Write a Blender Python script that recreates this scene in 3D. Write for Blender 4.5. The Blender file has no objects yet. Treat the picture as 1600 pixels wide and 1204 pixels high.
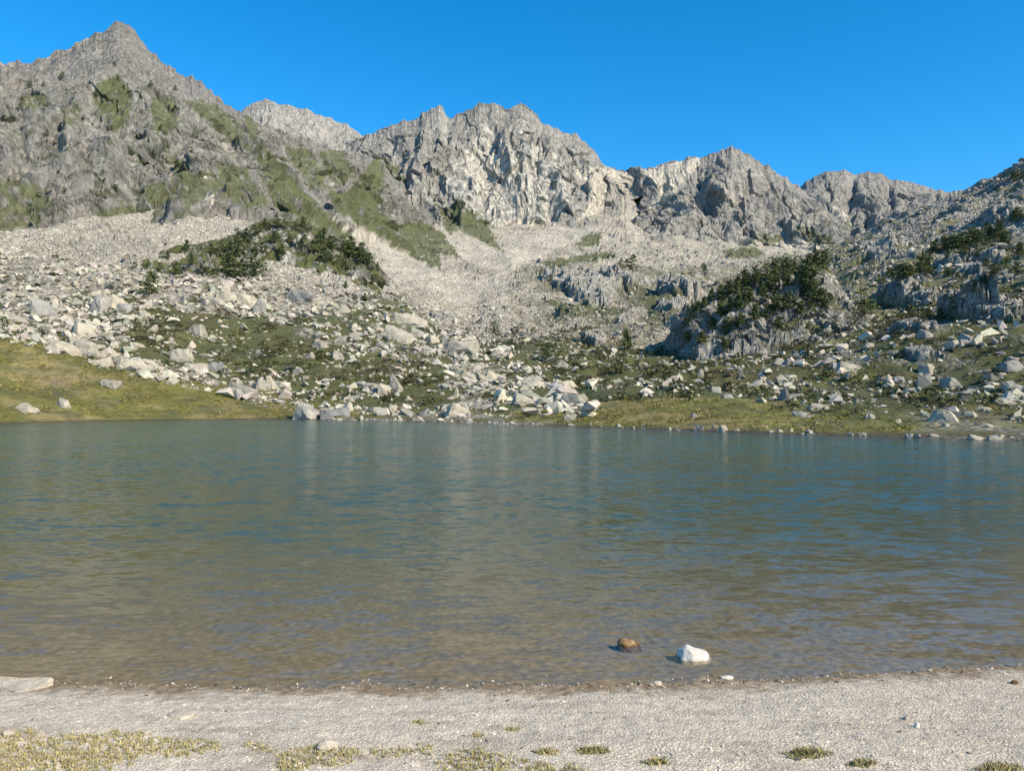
import bpy, bmesh, math, random
import numpy as np
from mathutils import Vector

# ------------------------------------------------------------------ camera, sky, sun, exposure
sc = bpy.context.scene
HC, K, HOR = 2.2, 1209.0, 628.0          # eye height over the water, focal length and horizon of a 1600 px wide frame
cam_d = bpy.data.cameras.new('camera')
cam = bpy.data.objects.new('camera', cam_d)
sc.collection.objects.link(cam)
cam.location = (0, 0, HC)
cam.rotation_euler = (math.radians(90), 0, 0)
cam_d.sensor_width = 36.0
cam_d.lens = 36.0 * K / 1600.0
cam_d.shift_y = (HOR - 602.0) / 1600.0
cam_d.clip_start = 0.05
cam_d.clip_end = 20000
sc.camera = cam

SUN_EL, SUN_AZ = math.radians(36), math.radians(128)      # azimuth clockwise from +Y (the view axis)
world = bpy.data.worlds.new('World')
sc.world = world
world.use_nodes = True
wn, wl = world.node_tree.nodes, world.node_tree.links
bg = wn['Background']
sky = wn.new('ShaderNodeTexSky')
sky.sky_type = 'NISHITA'
sky.sun_disc = False
sky.sun_elevation = SUN_EL
sky.sun_rotation = SUN_AZ
sky.altitude = 1200
sky.air_density = 1.0
sky.dust_density = 0.0
sky.ozone_density = 5.0
hs = wn.new('ShaderNodeHueSaturation')
hs.inputs['Saturation'].default_value = 1.31
hs.inputs['Hue'].default_value = 0.492
wl.new(sky.outputs['Color'], hs.inputs['Color'])
wl.new(hs.outputs['Color'], bg.inputs['Color'])
bg.inputs['Strength'].default_value = 0.15

sun_d = bpy.data.lights.new('sun', 'SUN')
sun_d.energy = 5.0
sun_d.angle = math.radians(0.5)
sun_d.color = (1.0, 0.885, 0.69)
sun = bpy.data.objects.new('sun', sun_d)
sc.collection.objects.link(sun)
sdir = Vector((math.sin(SUN_AZ) * math.cos(SUN_EL), math.cos(SUN_AZ) * math.cos(SUN_EL), math.sin(SUN_EL)))
sun.rotation_euler = sdir.to_track_quat('Z', 'Y').to_euler()
sun.location = sdir * 500

sc.view_settings.view_transform = 'Standard'
sc.view_settings.look = 'None'
sc.view_settings.gamma = 1.0
sc.view_settings.exposure = 0.64
sc.view_settings.use_curve_mapping = False
sc.cycles.use_denoising = True
sc.cycles.max_bounces = 5
sc.cycles.transparent_max_bounces = 8
sc.cycles.sample_clamp_indirect = 4.0

COL = sc.collection
rng = np.random.default_rng(7)
random.seed(7)

# ------------------------------------------------------------------ noise (numpy)
def h2(ix, iy, seed):
    n = (ix.astype(np.int64) * 374761393 + iy.astype(np.int64) * 668265263 + seed * 1274126177) & 0xFFFFFFFF
    n = ((n ^ (n >> 13)) * 1274126177) & 0xFFFFFFFF
    n = ((n ^ (n >> 16)) * 2246822519) & 0xFFFFFFFF
    n = n ^ (n >> 15)
    return (n & 0xFFFFFF) / float(0x1000000)

def perlin(x, y, seed=0):
    ix, iy = np.floor(x), np.floor(y)
    fx, fy = x - ix, y - iy
    ux = fx * fx * fx * (fx * (fx * 6 - 15) + 10)
    uy = fy * fy * fy * (fy * (fy * 6 - 15) + 10)
    def g(a, b):
        t = h2(ix + a, iy + b, seed) * 6.2831853
        return np.cos(t) * (fx - a) + np.sin(t) * (fy - b)
    a = g(0, 0) * (1 - ux) + g(1, 0) * ux
    b = g(0, 1) * (1 - ux) + g(1, 1) * ux
    return (a * (1 - uy) + b * uy) * 1.5

def fbm(x, y, seed=0, octv=5, gain=0.5, lac=2.03):
    s, a, t = 0, 1.0, 0
    for o in range(octv):
        s = s + a * perlin(x * lac ** o, y * lac ** o, seed + o * 17)
        t += a
        a *= gain
    return s / t * 1.4

def ridged(x, y, seed=0, octv=5, gain=0.5, lac=2.1):
    s, a, t, w = 0, 1.0, 0, 1.0
    for o in range(octv):
        r = 1 - np.abs(perlin(x * lac ** o, y * lac ** o, seed + o * 13)) * 1.6
        r = np.clip(r, 0, 1) ** 2
        s = s + a * r * w
        w = np.clip(r * 1.4, 0, 1)
        t += a
        a *= gain
    return s / t

def worley(x, y, seed=0):
    """nearest-cell distance, second distance, cell hash, tilted block height"""
    ix, iy = np.floor(x), np.floor(y)
    f1 = np.full(x.shape, 9.0); f2 = np.full(x.shape, 9.0)
    cid = np.zeros(x.shape); blk = np.zeros(x.shape)
    for dx in (-1, 0, 1):
        for dy in (-1, 0, 1):
            cx, cy = ix + dx, iy + dy
            ox = x - (cx + h2(cx, cy, seed)); oy = y - (cy + h2(cx, cy, seed + 5))
            d = np.sqrt(ox * ox + oy * oy)
            hh = h2(cx, cy, seed + 11)
            b = hh + (h2(cx, cy, seed + 21) - .5) * 1.4 * ox + (h2(cx, cy, seed + 31) - .5) * 1.4 * oy
            near = d < f1
            f2 = np.where(near, f1, np.minimum(f2, d))
            cid = np.where(near, hh, cid); blk = np.where(near, b, blk)
            f1 = np.where(near, d, f1)
    return f1, f2, cid, blk

def sstep(a, b, x):
    t = np.clip((x - a) / (b - a + 1e-9), 0, 1)
    return t * t * (3 - 2 * t)

def inpoly(px, py, poly):
    ins = np.zeros(np.shape(px), bool)
    n = len(poly)
    for i in range(n):
        x1, y1 = poly[i]; x2, y2 = poly[(i + 1) % n]
        if y1 == y2: continue
        c = ((y1 > py) != (y2 > py)) & (px < (x2 - x1) * (py - y1) / (y2 - y1) + x1)
        ins ^= c
    return ins

def lerp3(a, b, t):
    return a + (np.asarray(b) - a) * t[..., None]

# ------------------------------------------------------------------ materials
def nt(name):
    m = bpy.data.materials.new(name)
    m.use_nodes = True
    n, l = m.node_tree.nodes, m.node_tree.links
    b = n['Principled BSDF']
    b.inputs['Specular IOR Level'].default_value = 0.2
    b.inputs['Roughness'].default_value = 0.9
    return m, n, l, b

def noise_n(n, l, vec, scale, detail=6, rough=0.6):
    t = n.new('ShaderNodeTexNoise')
    t.inputs['Scale'].default_value = scale
    t.inputs['Detail'].default_value = detail
    t.inputs['Roughness'].default_value = rough
    l.new(vec, t.inputs['Vector'])
    return t

def ramp_n(n, l, src, stops):
    r = n.new('ShaderNodeValToRGB')
    e = r.color_ramp.elements
    while len(e) < len(stops): e.new(0.5)
    for i, (p, c) in enumerate(stops):
        e[i].position = p
        e[i].color = (c[0], c[1], c[2], 1) if hasattr(c, '__len__') else (c, c, c, 1)
    l.new(src, r.inputs['Fac'])
    return r

def mul_n(n, l, a, b, fac=1.0):
    m = n.new('ShaderNodeMix'); m.data_type = 'RGBA'; m.blend_type = 'MULTIPLY'
    m.inputs['Factor'].default_value = fac
    l.new(a, m.inputs[6]); l.new(b, m.inputs[7])
    return m.outputs[2]

def terrain_mat(name, s_big, s_mid, s_fine, vor, bump_d, stretch=(1, 1, 1), contrast=(0.62, 1.3), cell=.85):
    """colour from the surface attribute, broken by grain and cracks; fine relief as bump"""
    m, n, l, b = nt(name)
    at = n.new('ShaderNodeAttribute'); at.attribute_name = 'surface'
    geo = n.new('ShaderNodeNewGeometry')
    mp = n.new('ShaderNodeMapping'); mp.inputs['Scale'].default_value = stretch
    l.new(geo.outputs['Position'], mp.inputs['Vector'])
    v = mp.outputs['Vector']
    n1 = noise_n(n, l, v, s_big, 8, 0.65)
    n2 = noise_n(n, l, v, s_mid, 8, 0.7)
    n3 = noise_n(n, l, v, s_fine, 4, 0.7)
    r1 = ramp_n(n, l, n1.outputs['Fac'], [(0.3, contrast[0] + .15), (0.7, contrast[1] - .1)])
    r2 = ramp_n(n, l, n2.outputs['Fac'], [(0.28, contrast[0]), (0.72, contrast[1])])
    c = mul_n(n, l, at.outputs['Color'], r1.outputs['Color'])
    c = mul_n(n, l, c, r2.outputs['Color'])
    vo = n.new('ShaderNodeTexVoronoi'); vo.feature = 'DISTANCE_TO_EDGE'
    vo.inputs['Scale'].default_value = vor
    wv = n.new('ShaderNodeVectorMath'); wv.operation = 'MULTIPLY_ADD'
    l.new(n2.outputs['Color'], wv.inputs[0]); wv.inputs[1].default_value = (0.9 / vor,) * 3
    l.new(v, wv.inputs[2]); l.new(wv.outputs[0], vo.inputs['Vector'])
    cr = ramp_n(n, l, vo.outputs['Distance'], [(0.0, 0.6), (0.08, 1.0)])
    vc = n.new('ShaderNodeTexVoronoi'); vc.inputs['Scale'].default_value = vor * 1.7
    l.new(wv.outputs[0], vc.inputs['Vector'])
    sp = n.new('ShaderNodeSeparateColor'); l.new(vc.outputs['Color'], sp.inputs[0])
    cc = ramp_n(n, l, sp.outputs[0], [(0.0, 0.66), (1.0, 1.3)])
    st = mul_n(n, l, mul_n(n, l, c, cr.outputs['Color'], .8), cc.outputs['Color'], cell)
    mx = n.new('ShaderNodeMix'); mx.data_type = 'RGBA'
    l.new(at.outputs['Alpha'], mx.inputs['Factor']); l.new(c, mx.inputs[6]); l.new(st, mx.inputs[7])
    l.new(mx.outputs[2], b.inputs['Base Color'])
    add = n.new('ShaderNodeMath'); add.operation = 'MULTIPLY_ADD'
    l.new(n2.outputs['Fac'], add.inputs[0]); add.inputs[1].default_value = 1.4
    l.new(n3.outputs['Fac'], add.inputs[2])
    a2 = n.new('ShaderNodeMath'); a2.operation = 'MULTIPLY_ADD'
    mn = n.new('ShaderNodeMath'); mn.operation = 'MINIMUM'; mn.inputs[1].default_value = 0.3
    l.new(vo.outputs['Distance'], mn.inputs[0])
    ma = n.new('ShaderNodeMath'); ma.operation = 'MULTIPLY'; l.new(mn.outputs[0], ma.inputs[0]); l.new(at.outputs['Alpha'], ma.inputs[1])
    l.new(ma.outputs[0], a2.inputs[0]); a2.inputs[1].default_value = 3.5
    l.new(add.outputs[0], a2.inputs[2])
    bp = n.new('ShaderNodeBump'); bp.inputs['Strength'].default_value = 1.0
    bp.inputs['Distance'].default_value = bump_d
    l.new(a2.outputs[0], bp.inputs['Height']); l.new(bp.outputs[0], b.inputs['Normal'])
    return m

M = {}
M['hill'] = terrain_mat('hillside_ground', 0.05, 0.55, 2.5, 0.9, 0.5)
M['mount'] = terrain_mat('mountain_rock', 0.03, 0.28, 1.1, 0.2, 0.7, (1, 1, 0.45), contrast=(0.78, 1.18), cell=.5)
M['crag'] = terrain_mat('crag_rock', 0.08, 0.5, 2.2, 0.5, 0.7, (1, 1, 0.5))

def rock_mat(name, cols, scale, bump_d, wetline=False):
    m, n, l, b = nt(name)
    tc = n.new('ShaderNodeTexCoord'); oi = n.new('ShaderNodeObjectInfo')
    geo = n.new('ShaderNodeNewGeometry')
    n1 = noise_n(n, l, geo.outputs['Position'], scale, 8, 0.62)
    n2 = noise_n(n, l, geo.outputs['Position'], scale * 7, 5, 0.7)
    r = ramp_n(n, l, n1.outputs['Fac'], [(0.25, cols[0]), (0.5, cols[1]), (0.75, cols[2])])
    r2 = ramp_n(n, l, n2.outputs['Fac'], [(0.25, 0.62), (0.6, 1.12)])
    c = mul_n(n, l, r.outputs['Color'], r2.outputs['Color'])
    if wetline:                                               # stone darkened where the lake wets it
        sz = n.new('ShaderNodeSeparateXYZ'); l.new(geo.outputs['Position'], sz.inputs[0])
        wz = n.new('ShaderNodeMath'); wz.operation = 'MULTIPLY_ADD'; wz.inputs[1].default_value = .03; l.new(n1.outputs['Fac'], wz.inputs[0]); l.new(sz.outputs['Z'], wz.inputs[2])
        c = mul_n(n, l, c, ramp_n(n, l, wz.outputs[0], [(0.012, (.52, .46, .37)), (0.028, 1.0)]).outputs['Color'])
    rr = ramp_n(n, l, oi.outputs['Random'], [(0.0, (0.74, 0.74, 0.75)), (0.5, (1.0, 0.98, 0.95)), (1.0, (1.12, 1.08, 1.0))])
    c = mul_n(n, l, c, rr.outputs['Color'])
    l.new(c, b.inputs['Base Color'])
    bp = n.new('ShaderNodeBump'); bp.inputs['Distance'].default_value = bump_d
    ad = n.new('ShaderNodeMath'); ad.operation = 'MULTIPLY_ADD'; ad.inputs[1].default_value = 2.5
    l.new(n1.outputs['Fac'], ad.inputs[0]); l.new(n2.outputs['Fac'], ad.inputs[2])
    l.new(ad.outputs[0], bp.inputs['Height']); l.new(bp.outputs[0], b.inputs['Normal'])
    return m

M['granite'] = rock_mat('pale_granite', [(0.19, 0.172, 0.14), (0.355, 0.325, 0.265), (0.48, 0.44, 0.36)], 0.8, 0.12)
M['granite_dark'] = rock_mat('grey_granite', [(0.16, 0.155, 0.15), (0.27, 0.26, 0.24), (0.38, 0.36, 0.33)], 0.8, 0.12)
M['granite_near'] = rock_mat('white_granite', [(0.50, 0.46, 0.40), (0.68, 0.63, 0.55), (0.74, 0.70, 0.62)], 14, 0.006, True)
M['ledge'] = rock_mat('ledge_granite', [(0.40, 0.34, 0.27), (0.54, 0.47, 0.38), (0.62, 0.56, 0.47)], 9, 0.02)
M['ochre'] = rock_mat('rusty_stone', [(0.07, 0.05, 0.03), (0.25, 0.145, 0.065), (0.52, 0.40, 0.26)], 22, 0.012, True)

def attr_mat(name, rough=0.95, tr=0.0, amp=(0.7, 1.25), sc_=3.0):
    m, n, l, b = nt(name)
    at = n.new('ShaderNodeAttribute'); at.attribute_name = 'surface'
    geo = n.new('ShaderNodeNewGeometry')
    n1 = noise_n(n, l, geo.outputs['Position'], sc_, 5, 0.7)
    r = ramp_n(n, l, n1.outputs['Fac'], [(0.3, amp[0]), (0.7, amp[1])])
    c = mul_n(n, l, at.outputs['Color'], r.outputs['Color'])
    l.new(c, b.inputs['Base Color'])
    b.inputs['Roughness'].default_value = rough
    return m
M['rubble'] = attr_mat('rubble_granite', amp=(0.72, 1.2), sc_=1.5)
M['pebble'] = attr_mat('gravel_stone', amp=(0.8, 1.2), sc_=60)
M['shrub'] = attr_mat('heath_leaves', sc_=2)
M['blade'] = attr_mat('grass_blade', sc_=8)

def simple(name, c0, c1, scale):
    m, n, l, b = nt(name)
    geo = n.new('ShaderNodeNewGeometry'); oi = n.new('ShaderNodeObjectInfo')
    n1 = noise_n(n, l, geo.outputs['Position'], scale, 5, 0.7)
    r = ramp_n(n, l, n1.outputs['Fac'], [(0.3, c0), (0.7, c1)])
    rr = ramp_n(n, l, oi.outputs['Random'], [(0, (0.65, 0.75, 0.75)), (1, (1.4, 1.25, 1.0))])
    l.new(mul_n(n, l, r.outputs['Color'], rr.outputs['Color']), b.inputs['Base Color'])
    return m
M['needles'] = simple('pine_needles', (0.034, 0.050, 0.021), (0.105, 0.130, 0.056), 0.9)
M['bark'] = simple('pine_bark', (0.06, 0.05, 0.04), (0.16, 0.13, 0.11), 3)

# ------------------------------------------------------------------ mesh helpers
def mesh_obj(name, verts, faces, mat, kind=None, parent=None, col=None, smooth=False):
    """verts (N,3) array, faces (M,3|4) array -> one linked mesh object, optional per-vertex colour"""
    me = bpy.data.meshes.new(name)
    verts = np.asarray(verts, np.float32); faces = np.asarray(faces, np.int32)
    k = faces.shape[1]
    me.vertices.add(len(verts)); me.vertices.foreach_set('co', verts.ravel())
    me.loops.add(faces.size); me.loops.foreach_set('vertex_index', faces.ravel())
    me.polygons.add(len(faces))
    me.polygons.foreach_set('loop_start', np.arange(0, faces.size, k, dtype=np.int32))
    me.polygons.foreach_set('loop_total', np.full(len(faces), k, np.int32))
    me.polygons.foreach_set('use_smooth', np.full(len(faces), smooth, bool))
    me.update(calc_edges=True)
    if col is not None:
        a = me.attributes.new('surface', 'FLOAT_COLOR', 'POINT')
        c4 = np.ones((len(verts), 4), np.float32); c4[:, :3] = col
        c4[:, 3] = 1 - sstep(.32, .5, (c4[:, 0] - c4[:, 2]) / np.maximum(c4[:, 0], 1e-3))     # bare stone 1, growth 0
        a.data.foreach_set('color', c4.ravel())
    me.materials.append(mat)
    o = bpy.data.objects.new(name, me)
    COL.objects.link(o)
    o.parent = parent
    if kind: o['kind'] = kind
    return o

def tag(o, label, cat, group=None):
    o['label'] = label; o['category'] = cat
    if group: o['group'] = group
    return o

def grid_faces(nr, nc):
    i = np.arange(nr - 1)[:, None] * nc + np.arange(nc - 1)[None, :]
    return np.stack([i, i + 1, i + nc + 1, i + nc], -1).reshape(-1, 4)

def pts(knots, px, j):
    a = np.array(knots, float)
    # light smoothing of the polyline: sample + small blur happens later through noise
    return np.interp(px, a[:, 0], a[:, j])

def z_of(py, d):
    return HC + d * (HOR - py) / K

LAYERS = []
class Layer: pass

def build_layer(name, cols_px, curves, rows, shape, colour, mat, label=None, back=(160, 0.9), blur=0):
    """curves: list of knot lists (px, py, depth) from front to back; a ribbon of ground between each pair"""
    nc = len(cols_px)
    u = (cols_px - 800.0) / K
    D, Z, T = [], [], []
    cd = [pts(c, cols_px, 2) for c in curves]
    cz = [z_of(pts(c, cols_px, 1), pts(c, cols_px, 2)) for c in curves]
    if back:
        cd.append(cd[-1] + back[0]); cz.append(cz[-1] - back[0] * back[1])
        rows = list(rows) + [10]
    for k in range(len(cd) - 1):
        n = rows[k]
        last = (k == len(cd) - 2)
        for i in range(n + (1 if last else 0)):
            s = i / n
            D.append(cd[k] * (1 - s) + cd[k + 1] * s)
            Z.append(cz[k] * (1 - s) + cz[k + 1] * s)
            T.append(np.full(nc, k + s))
    D, Z, T = np.array(D), np.array(Z), np.array(T)
    if blur:
        Z0 = Z.copy()
        for _ in range(blur):
            Z[1:-1] = (Z[:-2] + 2 * Z[1:-1] + Z[2:]) / 4
            Z[:, 1:-1] = (Z[:, :-2] + 2 * Z[:, 1:-1] + Z[:, 2:]) / 4
    X = D * u[None, :]
    PX = np.broadcast_to(cols_px[None, :], D.shape)
    Z, off = shape(X, D, Z, T, PX)
    if off is not None:                                   # relief pushed out along the ground's own normal
        Zs = Z.copy()
        for _ in range(3):
            Zs[1:-1] = (Zs[:-2] + 2 * Zs[1:-1] + Zs[2:]) / 4
            Zs[:, 1:-1] = (Zs[:, :-2] + 2 * Zs[:, 1:-1] + Zs[:, 2:]) / 4
        gr = np.gradient(Zs, axis=0) / np.maximum(np.gradient(D, axis=0), .05)
        gc = (np.gradient(Zs, axis=1) - gr * np.gradient(D, axis=1)) / np.maximum(np.abs(np.gradient(X, axis=1)), .05)
        gr, gc = np.clip(gr, -2.2, 2.2), np.clip(gc, -2.2, 2.2)
        ln = np.sqrt(1 + gr ** 2 + gc ** 2)
        X = X - gc / ln * off; D = D - gr / ln * off; Z = Z + off / ln
        PX = X / D * K + 800
    PY = HOR - (Z - HC) / D * K
    # slope
    gzr = np.gradient(Z, axis=0) / np.maximum(np.gradient(D, axis=0), .05)
    gzc = (np.gradient(Z, axis=1) - gzr * np.gradient(D, axis=1)) / np.maximum(np.abs(np.gradient(X, axis=1)), .05)
    SL = np.sqrt(gzr ** 2 + gzc ** 2)
    C = colour(X, D, Z, T, PX, PY, SL)
    L = Layer(); L.name = name; L.X, L.D, L.Z, L.PX, L.PY, L.T, L.C, L.px = X, D, Z, PX, PY, T, C, cols_px
    V = np.stack([X, D, Z], -1).reshape(-1, 3)
    L.obj = mesh_obj(name, V, grid_faces(*D.shape), mat, 'structure', col=C.reshape(-1, 3))
    if label: L.obj['label'] = label
    LAYERS.append(L)
    return L

def hit(px, py, only=None):
    """where the sight line through a point of the photograph meets the ground: world point"""
    best = None
    for L in LAYERS:
        if only and L.name not in only: continue
        if px < L.px[0] or px > L.px[-1]: continue
        c = int(np.argmin(np.abs(L.px - px)))
        ok = np.where(L.PY[:, c] <= py)[0]
        ok = ok[ok > 0]
        if len(ok) == 0: continue
        r = ok[0]
        d = L.D[r, c]
        if best is None or d < best[1]:
            best = (L, d, Vector((d * (px - 800) / K, d, L.Z[r, c])))
    return best[2] if best else None

# ------------------------------------------------------------------ surface colours (real-world albedo)
ROCK = np.array((0.288, 0.272, 0.246)); ROCKD = np.array((0.165, 0.160, 0.153)); ROCKP = np.array((0.43, 0.405, 0.355))
PINK = np.array((0.34, 0.30, 0.265))
SCREE = np.array((0.47, 0.425, 0.35)); GREEN = np.array((0.084, 0.092, 0.044)); OLIVE = np.array((0.15, 0.130, 0.066))
MEADOW = np.array((0.200, 0.186, 0.050)); STRAW = np.array((0.33, 0.26, 0.12)); HEATH = np.array((0.104, 0.108, 0.040)); BROWN = np.array((0.125, 0.100, 0.050))

def base_rock(X, D, Z, s=1.0):
    a = fbm(X / 30 * s, (D + Z) / 40 * s, 3, 5); b = fbm(X / 9 * s, (D + Z * 1.5) / 14 * s, 4, 4)
    c = fbm(X / 60 * s, (D + Z) / 60 * s, 9, 3)
    C = np.broadcast_to(ROCK, X.shape + (3,)).copy()
    C = lerp3(C, ROCKP, sstep(0.1, 0.6, a) * 0.5)
    C = lerp3(C, ROCKD, sstep(0.05, 0.55, -b) * 0.6)
    C = lerp3(C, PINK, sstep(0.15, 0.5, c) * 0.5)
    return C

def paint(C, colour, mask):
    return lerp3(C, colour, mask)

def poly_mask(polys, X, D, Z, PX, PY, wob=7.0, sc_=18.0):
    wx = fbm(X / sc_, (D + Z) / sc_, 61, 5) * wob; wy = fbm(X / sc_, (D + Z) / sc_, 71, 5) * wob
    m = np.zeros(X.shape, bool)
    for p in polys: m |= inpoly(PX + wx, PY + wy, p)
    return m.astype(float)

# ------------------------------------------------------------------ the hillside round the lake: shore, bank, boulder slope, scree, hill
SHORE = [(-700, 672), (0, 661), (200, 656.5), (400, 654.5), (600, 657), (800, 663.5), (1000, 670), (1200, 677), (1400, 683), (1600, 688), (2300, 702)]
S_pre = [(a, 0, HC * K / (b - HOR) - 14) for a, b in SHORE]
S_pre = [(a, HOR + K * (HC + 1.6) / d, d) for a, _, d in S_pre]
S0 = [(a, b, HC * K / (b - HOR)) for a, b in SHORE]
A1 = [(-700, 480, 130), (-100, 508, 118), (0, 531, 115), (100, 557, 113), (200, 588, 112), (330, 612, 112), (450, 632, 112), (600, 641, 104), (800, 648, 86), (900, 642, 84), (960, 634, 82), (1040, 625, 80), (1120, 632, 76), (1200, 646, 68), (1400, 666, 58), (1600, 675, 52), (2300, 688, 42)]
A2 = [(-700, 455, 170), (0, 482, 165), (200, 520, 150), (400, 545, 150), (600, 575, 140), (800, 603, 125), (1000, 602, 120), (1200, 602, 105), (1400, 604, 92), (1600, 608, 82), (2300, 610, 66)]
A3 = [(-700, 385, 225), (0, 397, 215), (200, 428, 205), (400, 440, 200), (600, 475, 195), (740, 525, 190), (900, 525, 190), (1050, 545, 182), (1200, 525, 172), (1400, 480, 162), (1600, 435, 150), (2300, 330, 120)]
A4 = [(-700, 360, 320), (0, 372, 310), (150, 356, 320), (300, 344, 330), (400, 348, 340), (540, 402, 340), (640, 440, 330), (740, 452, 330), (850, 442, 340), (1000, 448, 340), (1100, 452, 330), (1200, 440, 310), (1300, 388, 320), (1350, 364, 310), (1400, 345, 300), (1450, 326, 292), (1500, 305, 285), (1550, 286, 278), (1600, 264, 270), (1700, 215, 262), (2300, 20, 240)]
A5 = [(-700, 345, 420), (0, 354, 400), (150, 338, 410), (300, 328, 420), (400, 338, 440), (540, 350, 480), (640, 392, 500), (740, 394, 520), (800, 384, 540), (900, 390, 550), (1000, 392, 560), (1150, 398, 560), (1240, 402, 560), (1290, 408, 520), (1320, 440, 470), (1400, 440, 440), (1600, 420, 400), (2300, 300, 380)]
A6 = [(-700, 340, 520), (0, 348, 500), (400, 335, 560), (540, 326, 600), (640, 350, 640), (740, 356, 680), (800, 354, 705), (900, 348, 720), (960, 318, 745), (975, 295, 780), (990, 320, 745), (1020, 360, 690), (1150, 375, 680), (1240, 388, 690), (1320, 395, 700), (1400, 420, 700), (1600, 440, 700), (2300, 420, 700)]
A7 = [(-700, 345, 700), (400, 340, 700), (700, 340, 800), (900, 335, 830), (960, 285, 835), (980, 274, 850), (1000, 300, 850), (1100, 370, 820), (1300, 372, 830), (1330, 385, 840), (1600, 440, 840), (2300, 430, 840)]

px_main = np.unique(np.concatenate([np.linspace(-620, -40, 70), np.linspace(-40, 1640, 800), np.linspace(1640, 2200, 70)]))

OUTCROPS = [  # px, py of the foot, half width px, height m, depth size m
    (930, 472, 62, 5.5, 42), (985, 458, 45, 6, 34), (885, 446, 32, 4, 28), (1078, 462, 32, 8, 22), (1060, 490, 26, 4, 14),
    (1425, 468, 26, 3.2, 8), (1455, 474, 22, 2.4, 7), (1545, 498, 24, 4.2, 8), (1575, 506, 22, 3.4, 7), (1600, 500, 20, 3, 7), (1500, 416, 24, 2.8, 8), (1530, 424, 16, 2.0, 6), (1562, 408, 22, 2.8, 8), (1595, 330, 26, 2.5, 10),
    (1395, 400, 24, 2.5, 10), (935, 545, 22, 3.0, 7), (690, 505, 26, 2.5, 10), (1462, 562, 18, 1.6, 5), (1452, 516, 26, 2, 6)]

def main_shape(X, D, Z, T, PX):
    T = T - 1
    dsh = np.clip((D - pts(S0, PX, 2)), -20, 200)
    amp = sstep(2, 45, dsh)
    # broad swells, benches
    Z = Z + amp * (fbm(X / 28, D / 34, 21, 4) * 1.9)
    rocky = sstep(140, 210, D) * sstep(0.8, 1.1, T)
    Z = Z + rocky * (ridged(X / 34, D / 40, 31, 4) - .35) * 5.0 * sstep(2.6, 3.2, T)
    Z = Z + fbm(X / 5, D / 6, 41, 4) * 0.42 * sstep(1, 20, dsh)
    # relief of blocks in scree, boulder fields and the rocky hill
    q = D + Z * .6
    f1, f2, cid, blk = worley(X / 3.1, q / 3.4, 7)
    PYq = HOR - (Z - HC) / D * K
    fan = sum(inpoly(PX, PYq, f).astype(float) for f in FANS)
    off = sstep(2.85, 3.1, T) * (blk - .5) * 1.1 * (1 - .75 * np.clip(fan, 0, 1))
    f1, f2, cid, blk = worley((X + fbm(X / 9, q / 9, 8, 3) * 4) / 7.7, q / 8.5, 9)
    sl = sstep(1230, 1330, PX) * sstep(1.8, 2.8, T)
    off = off * (1 - .3 * sl) + sl * (blk - .4) * 1.3 * sstep(-.1, .5, fbm(X / 22, q / 26, 10, 3))
    return Z, off

def add_outcrops(X, D, Z, PX):
    PY = HOR - (Z - HC) / D * K
    M_ = np.zeros(X.shape); H_ = np.zeros(X.shape)
    for (px, py, hw, h, ds) in OUTCROPS:
        c = int(np.argmin(np.abs(PX[0] - px)))
        r = np.where(PY[5:, c] <= py)[0]
        if len(r) == 0: continue
        d0 = D[r[0] + 5, c]; x0 = d0 * (px - 800) / K; w = hw * d0 / K
        q = ((X - x0) / w) ** 2 + ((D - (d0 + ds * .75)) / ds) ** 2
        q = np.sqrt(q) + fbm(X / (w * .55), D / (ds * .6), int(px), 4) * 0.42
        m = 1 - sstep(0.66, 1.0, q)
        dome = np.sqrt(np.clip(1 - q * q, 0, 1))
        Z = Z + h * .82 * (m * .55 + dome * .45 * (q < 1))
        M_ = np.maximum(M_, m)
        H_ = np.maximum(H_, m * h)
    return Z, M_, H_
OUTM = {}
def main_shape2(X, D, Z, T, PX):
    Z, off = main_shape(X, D, Z, T, PX)
    Z, m, hh = add_outcrops(X, D, Z, PX)
    OUTM['m'] = m
    q = D + Z
    wq = fbm(X / 5, q / 8, 77, 3) * 2.5
    b1 = worley((X + wq) / 3.8, (q - wq) / 4.6, 78)[3]; b2 = worley((X + wq) / 1.6, q / 1.9, 79)[3]
    off = off * (1 - m) + hh * ((b1 - .45) * .32 + (b2 - .5) * .12)
    return Z, off

G_MAIN = [  # green and olive ground among the scree of the upper bowl
    [(844, 408), (868, 403), (918, 398), (962, 392), (960, 403), (900, 412), (863, 421)],
    [(899, 387), (910, 371), (944, 362), (932, 384)],
    [(660, 312), (692, 324), (713, 314), (760, 346), (790, 400), (766, 384), (718, 358), (702, 366)],
    [(511, 298), (602, 277), (618, 350), (655, 345), (694, 366), (718, 402), (689, 396), (689, 421), (655, 410), (616, 384), (529, 330)],
    [(1170, 410), (1230, 395), (1270, 405), (1240, 425)], [(1000, 470), (1060, 430), (1090, 420), (1060, 480), (1020, 500)],
    [(850, 470), (900, 475), (990, 480), (960, 495), (880, 492)], [(1120, 390), (1180, 385), (1200, 400), (1140, 405)]]
FANS = [[(545, 352), (620, 386), (700, 430), (800, 446), (780, 480), (700, 476), (620, 440), (560, 374)], [(720, 404), (800, 366), (960, 345), (900, 372), (830, 408), (790, 430)], [(660, 340), (700, 365), (770, 385), (800, 430), (760, 425), (715, 395)]]
FIELD = [(-200, 380), (0, 396), (230, 425), (420, 436), (600, 478), (640, 470), (740, 500), (800, 560), (930, 630), (930, 652), (700, 654), (430, 640), (330, 612), (200, 588), (100, 557), (0, 531), (-200, 480)]
HEATHP = [(190, 520), (300, 490), (420, 505), (560, 545), (690, 575), (720, 630), (640, 640), (480, 632), (400, 600), (330, 585), (230, 560)]

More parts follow.
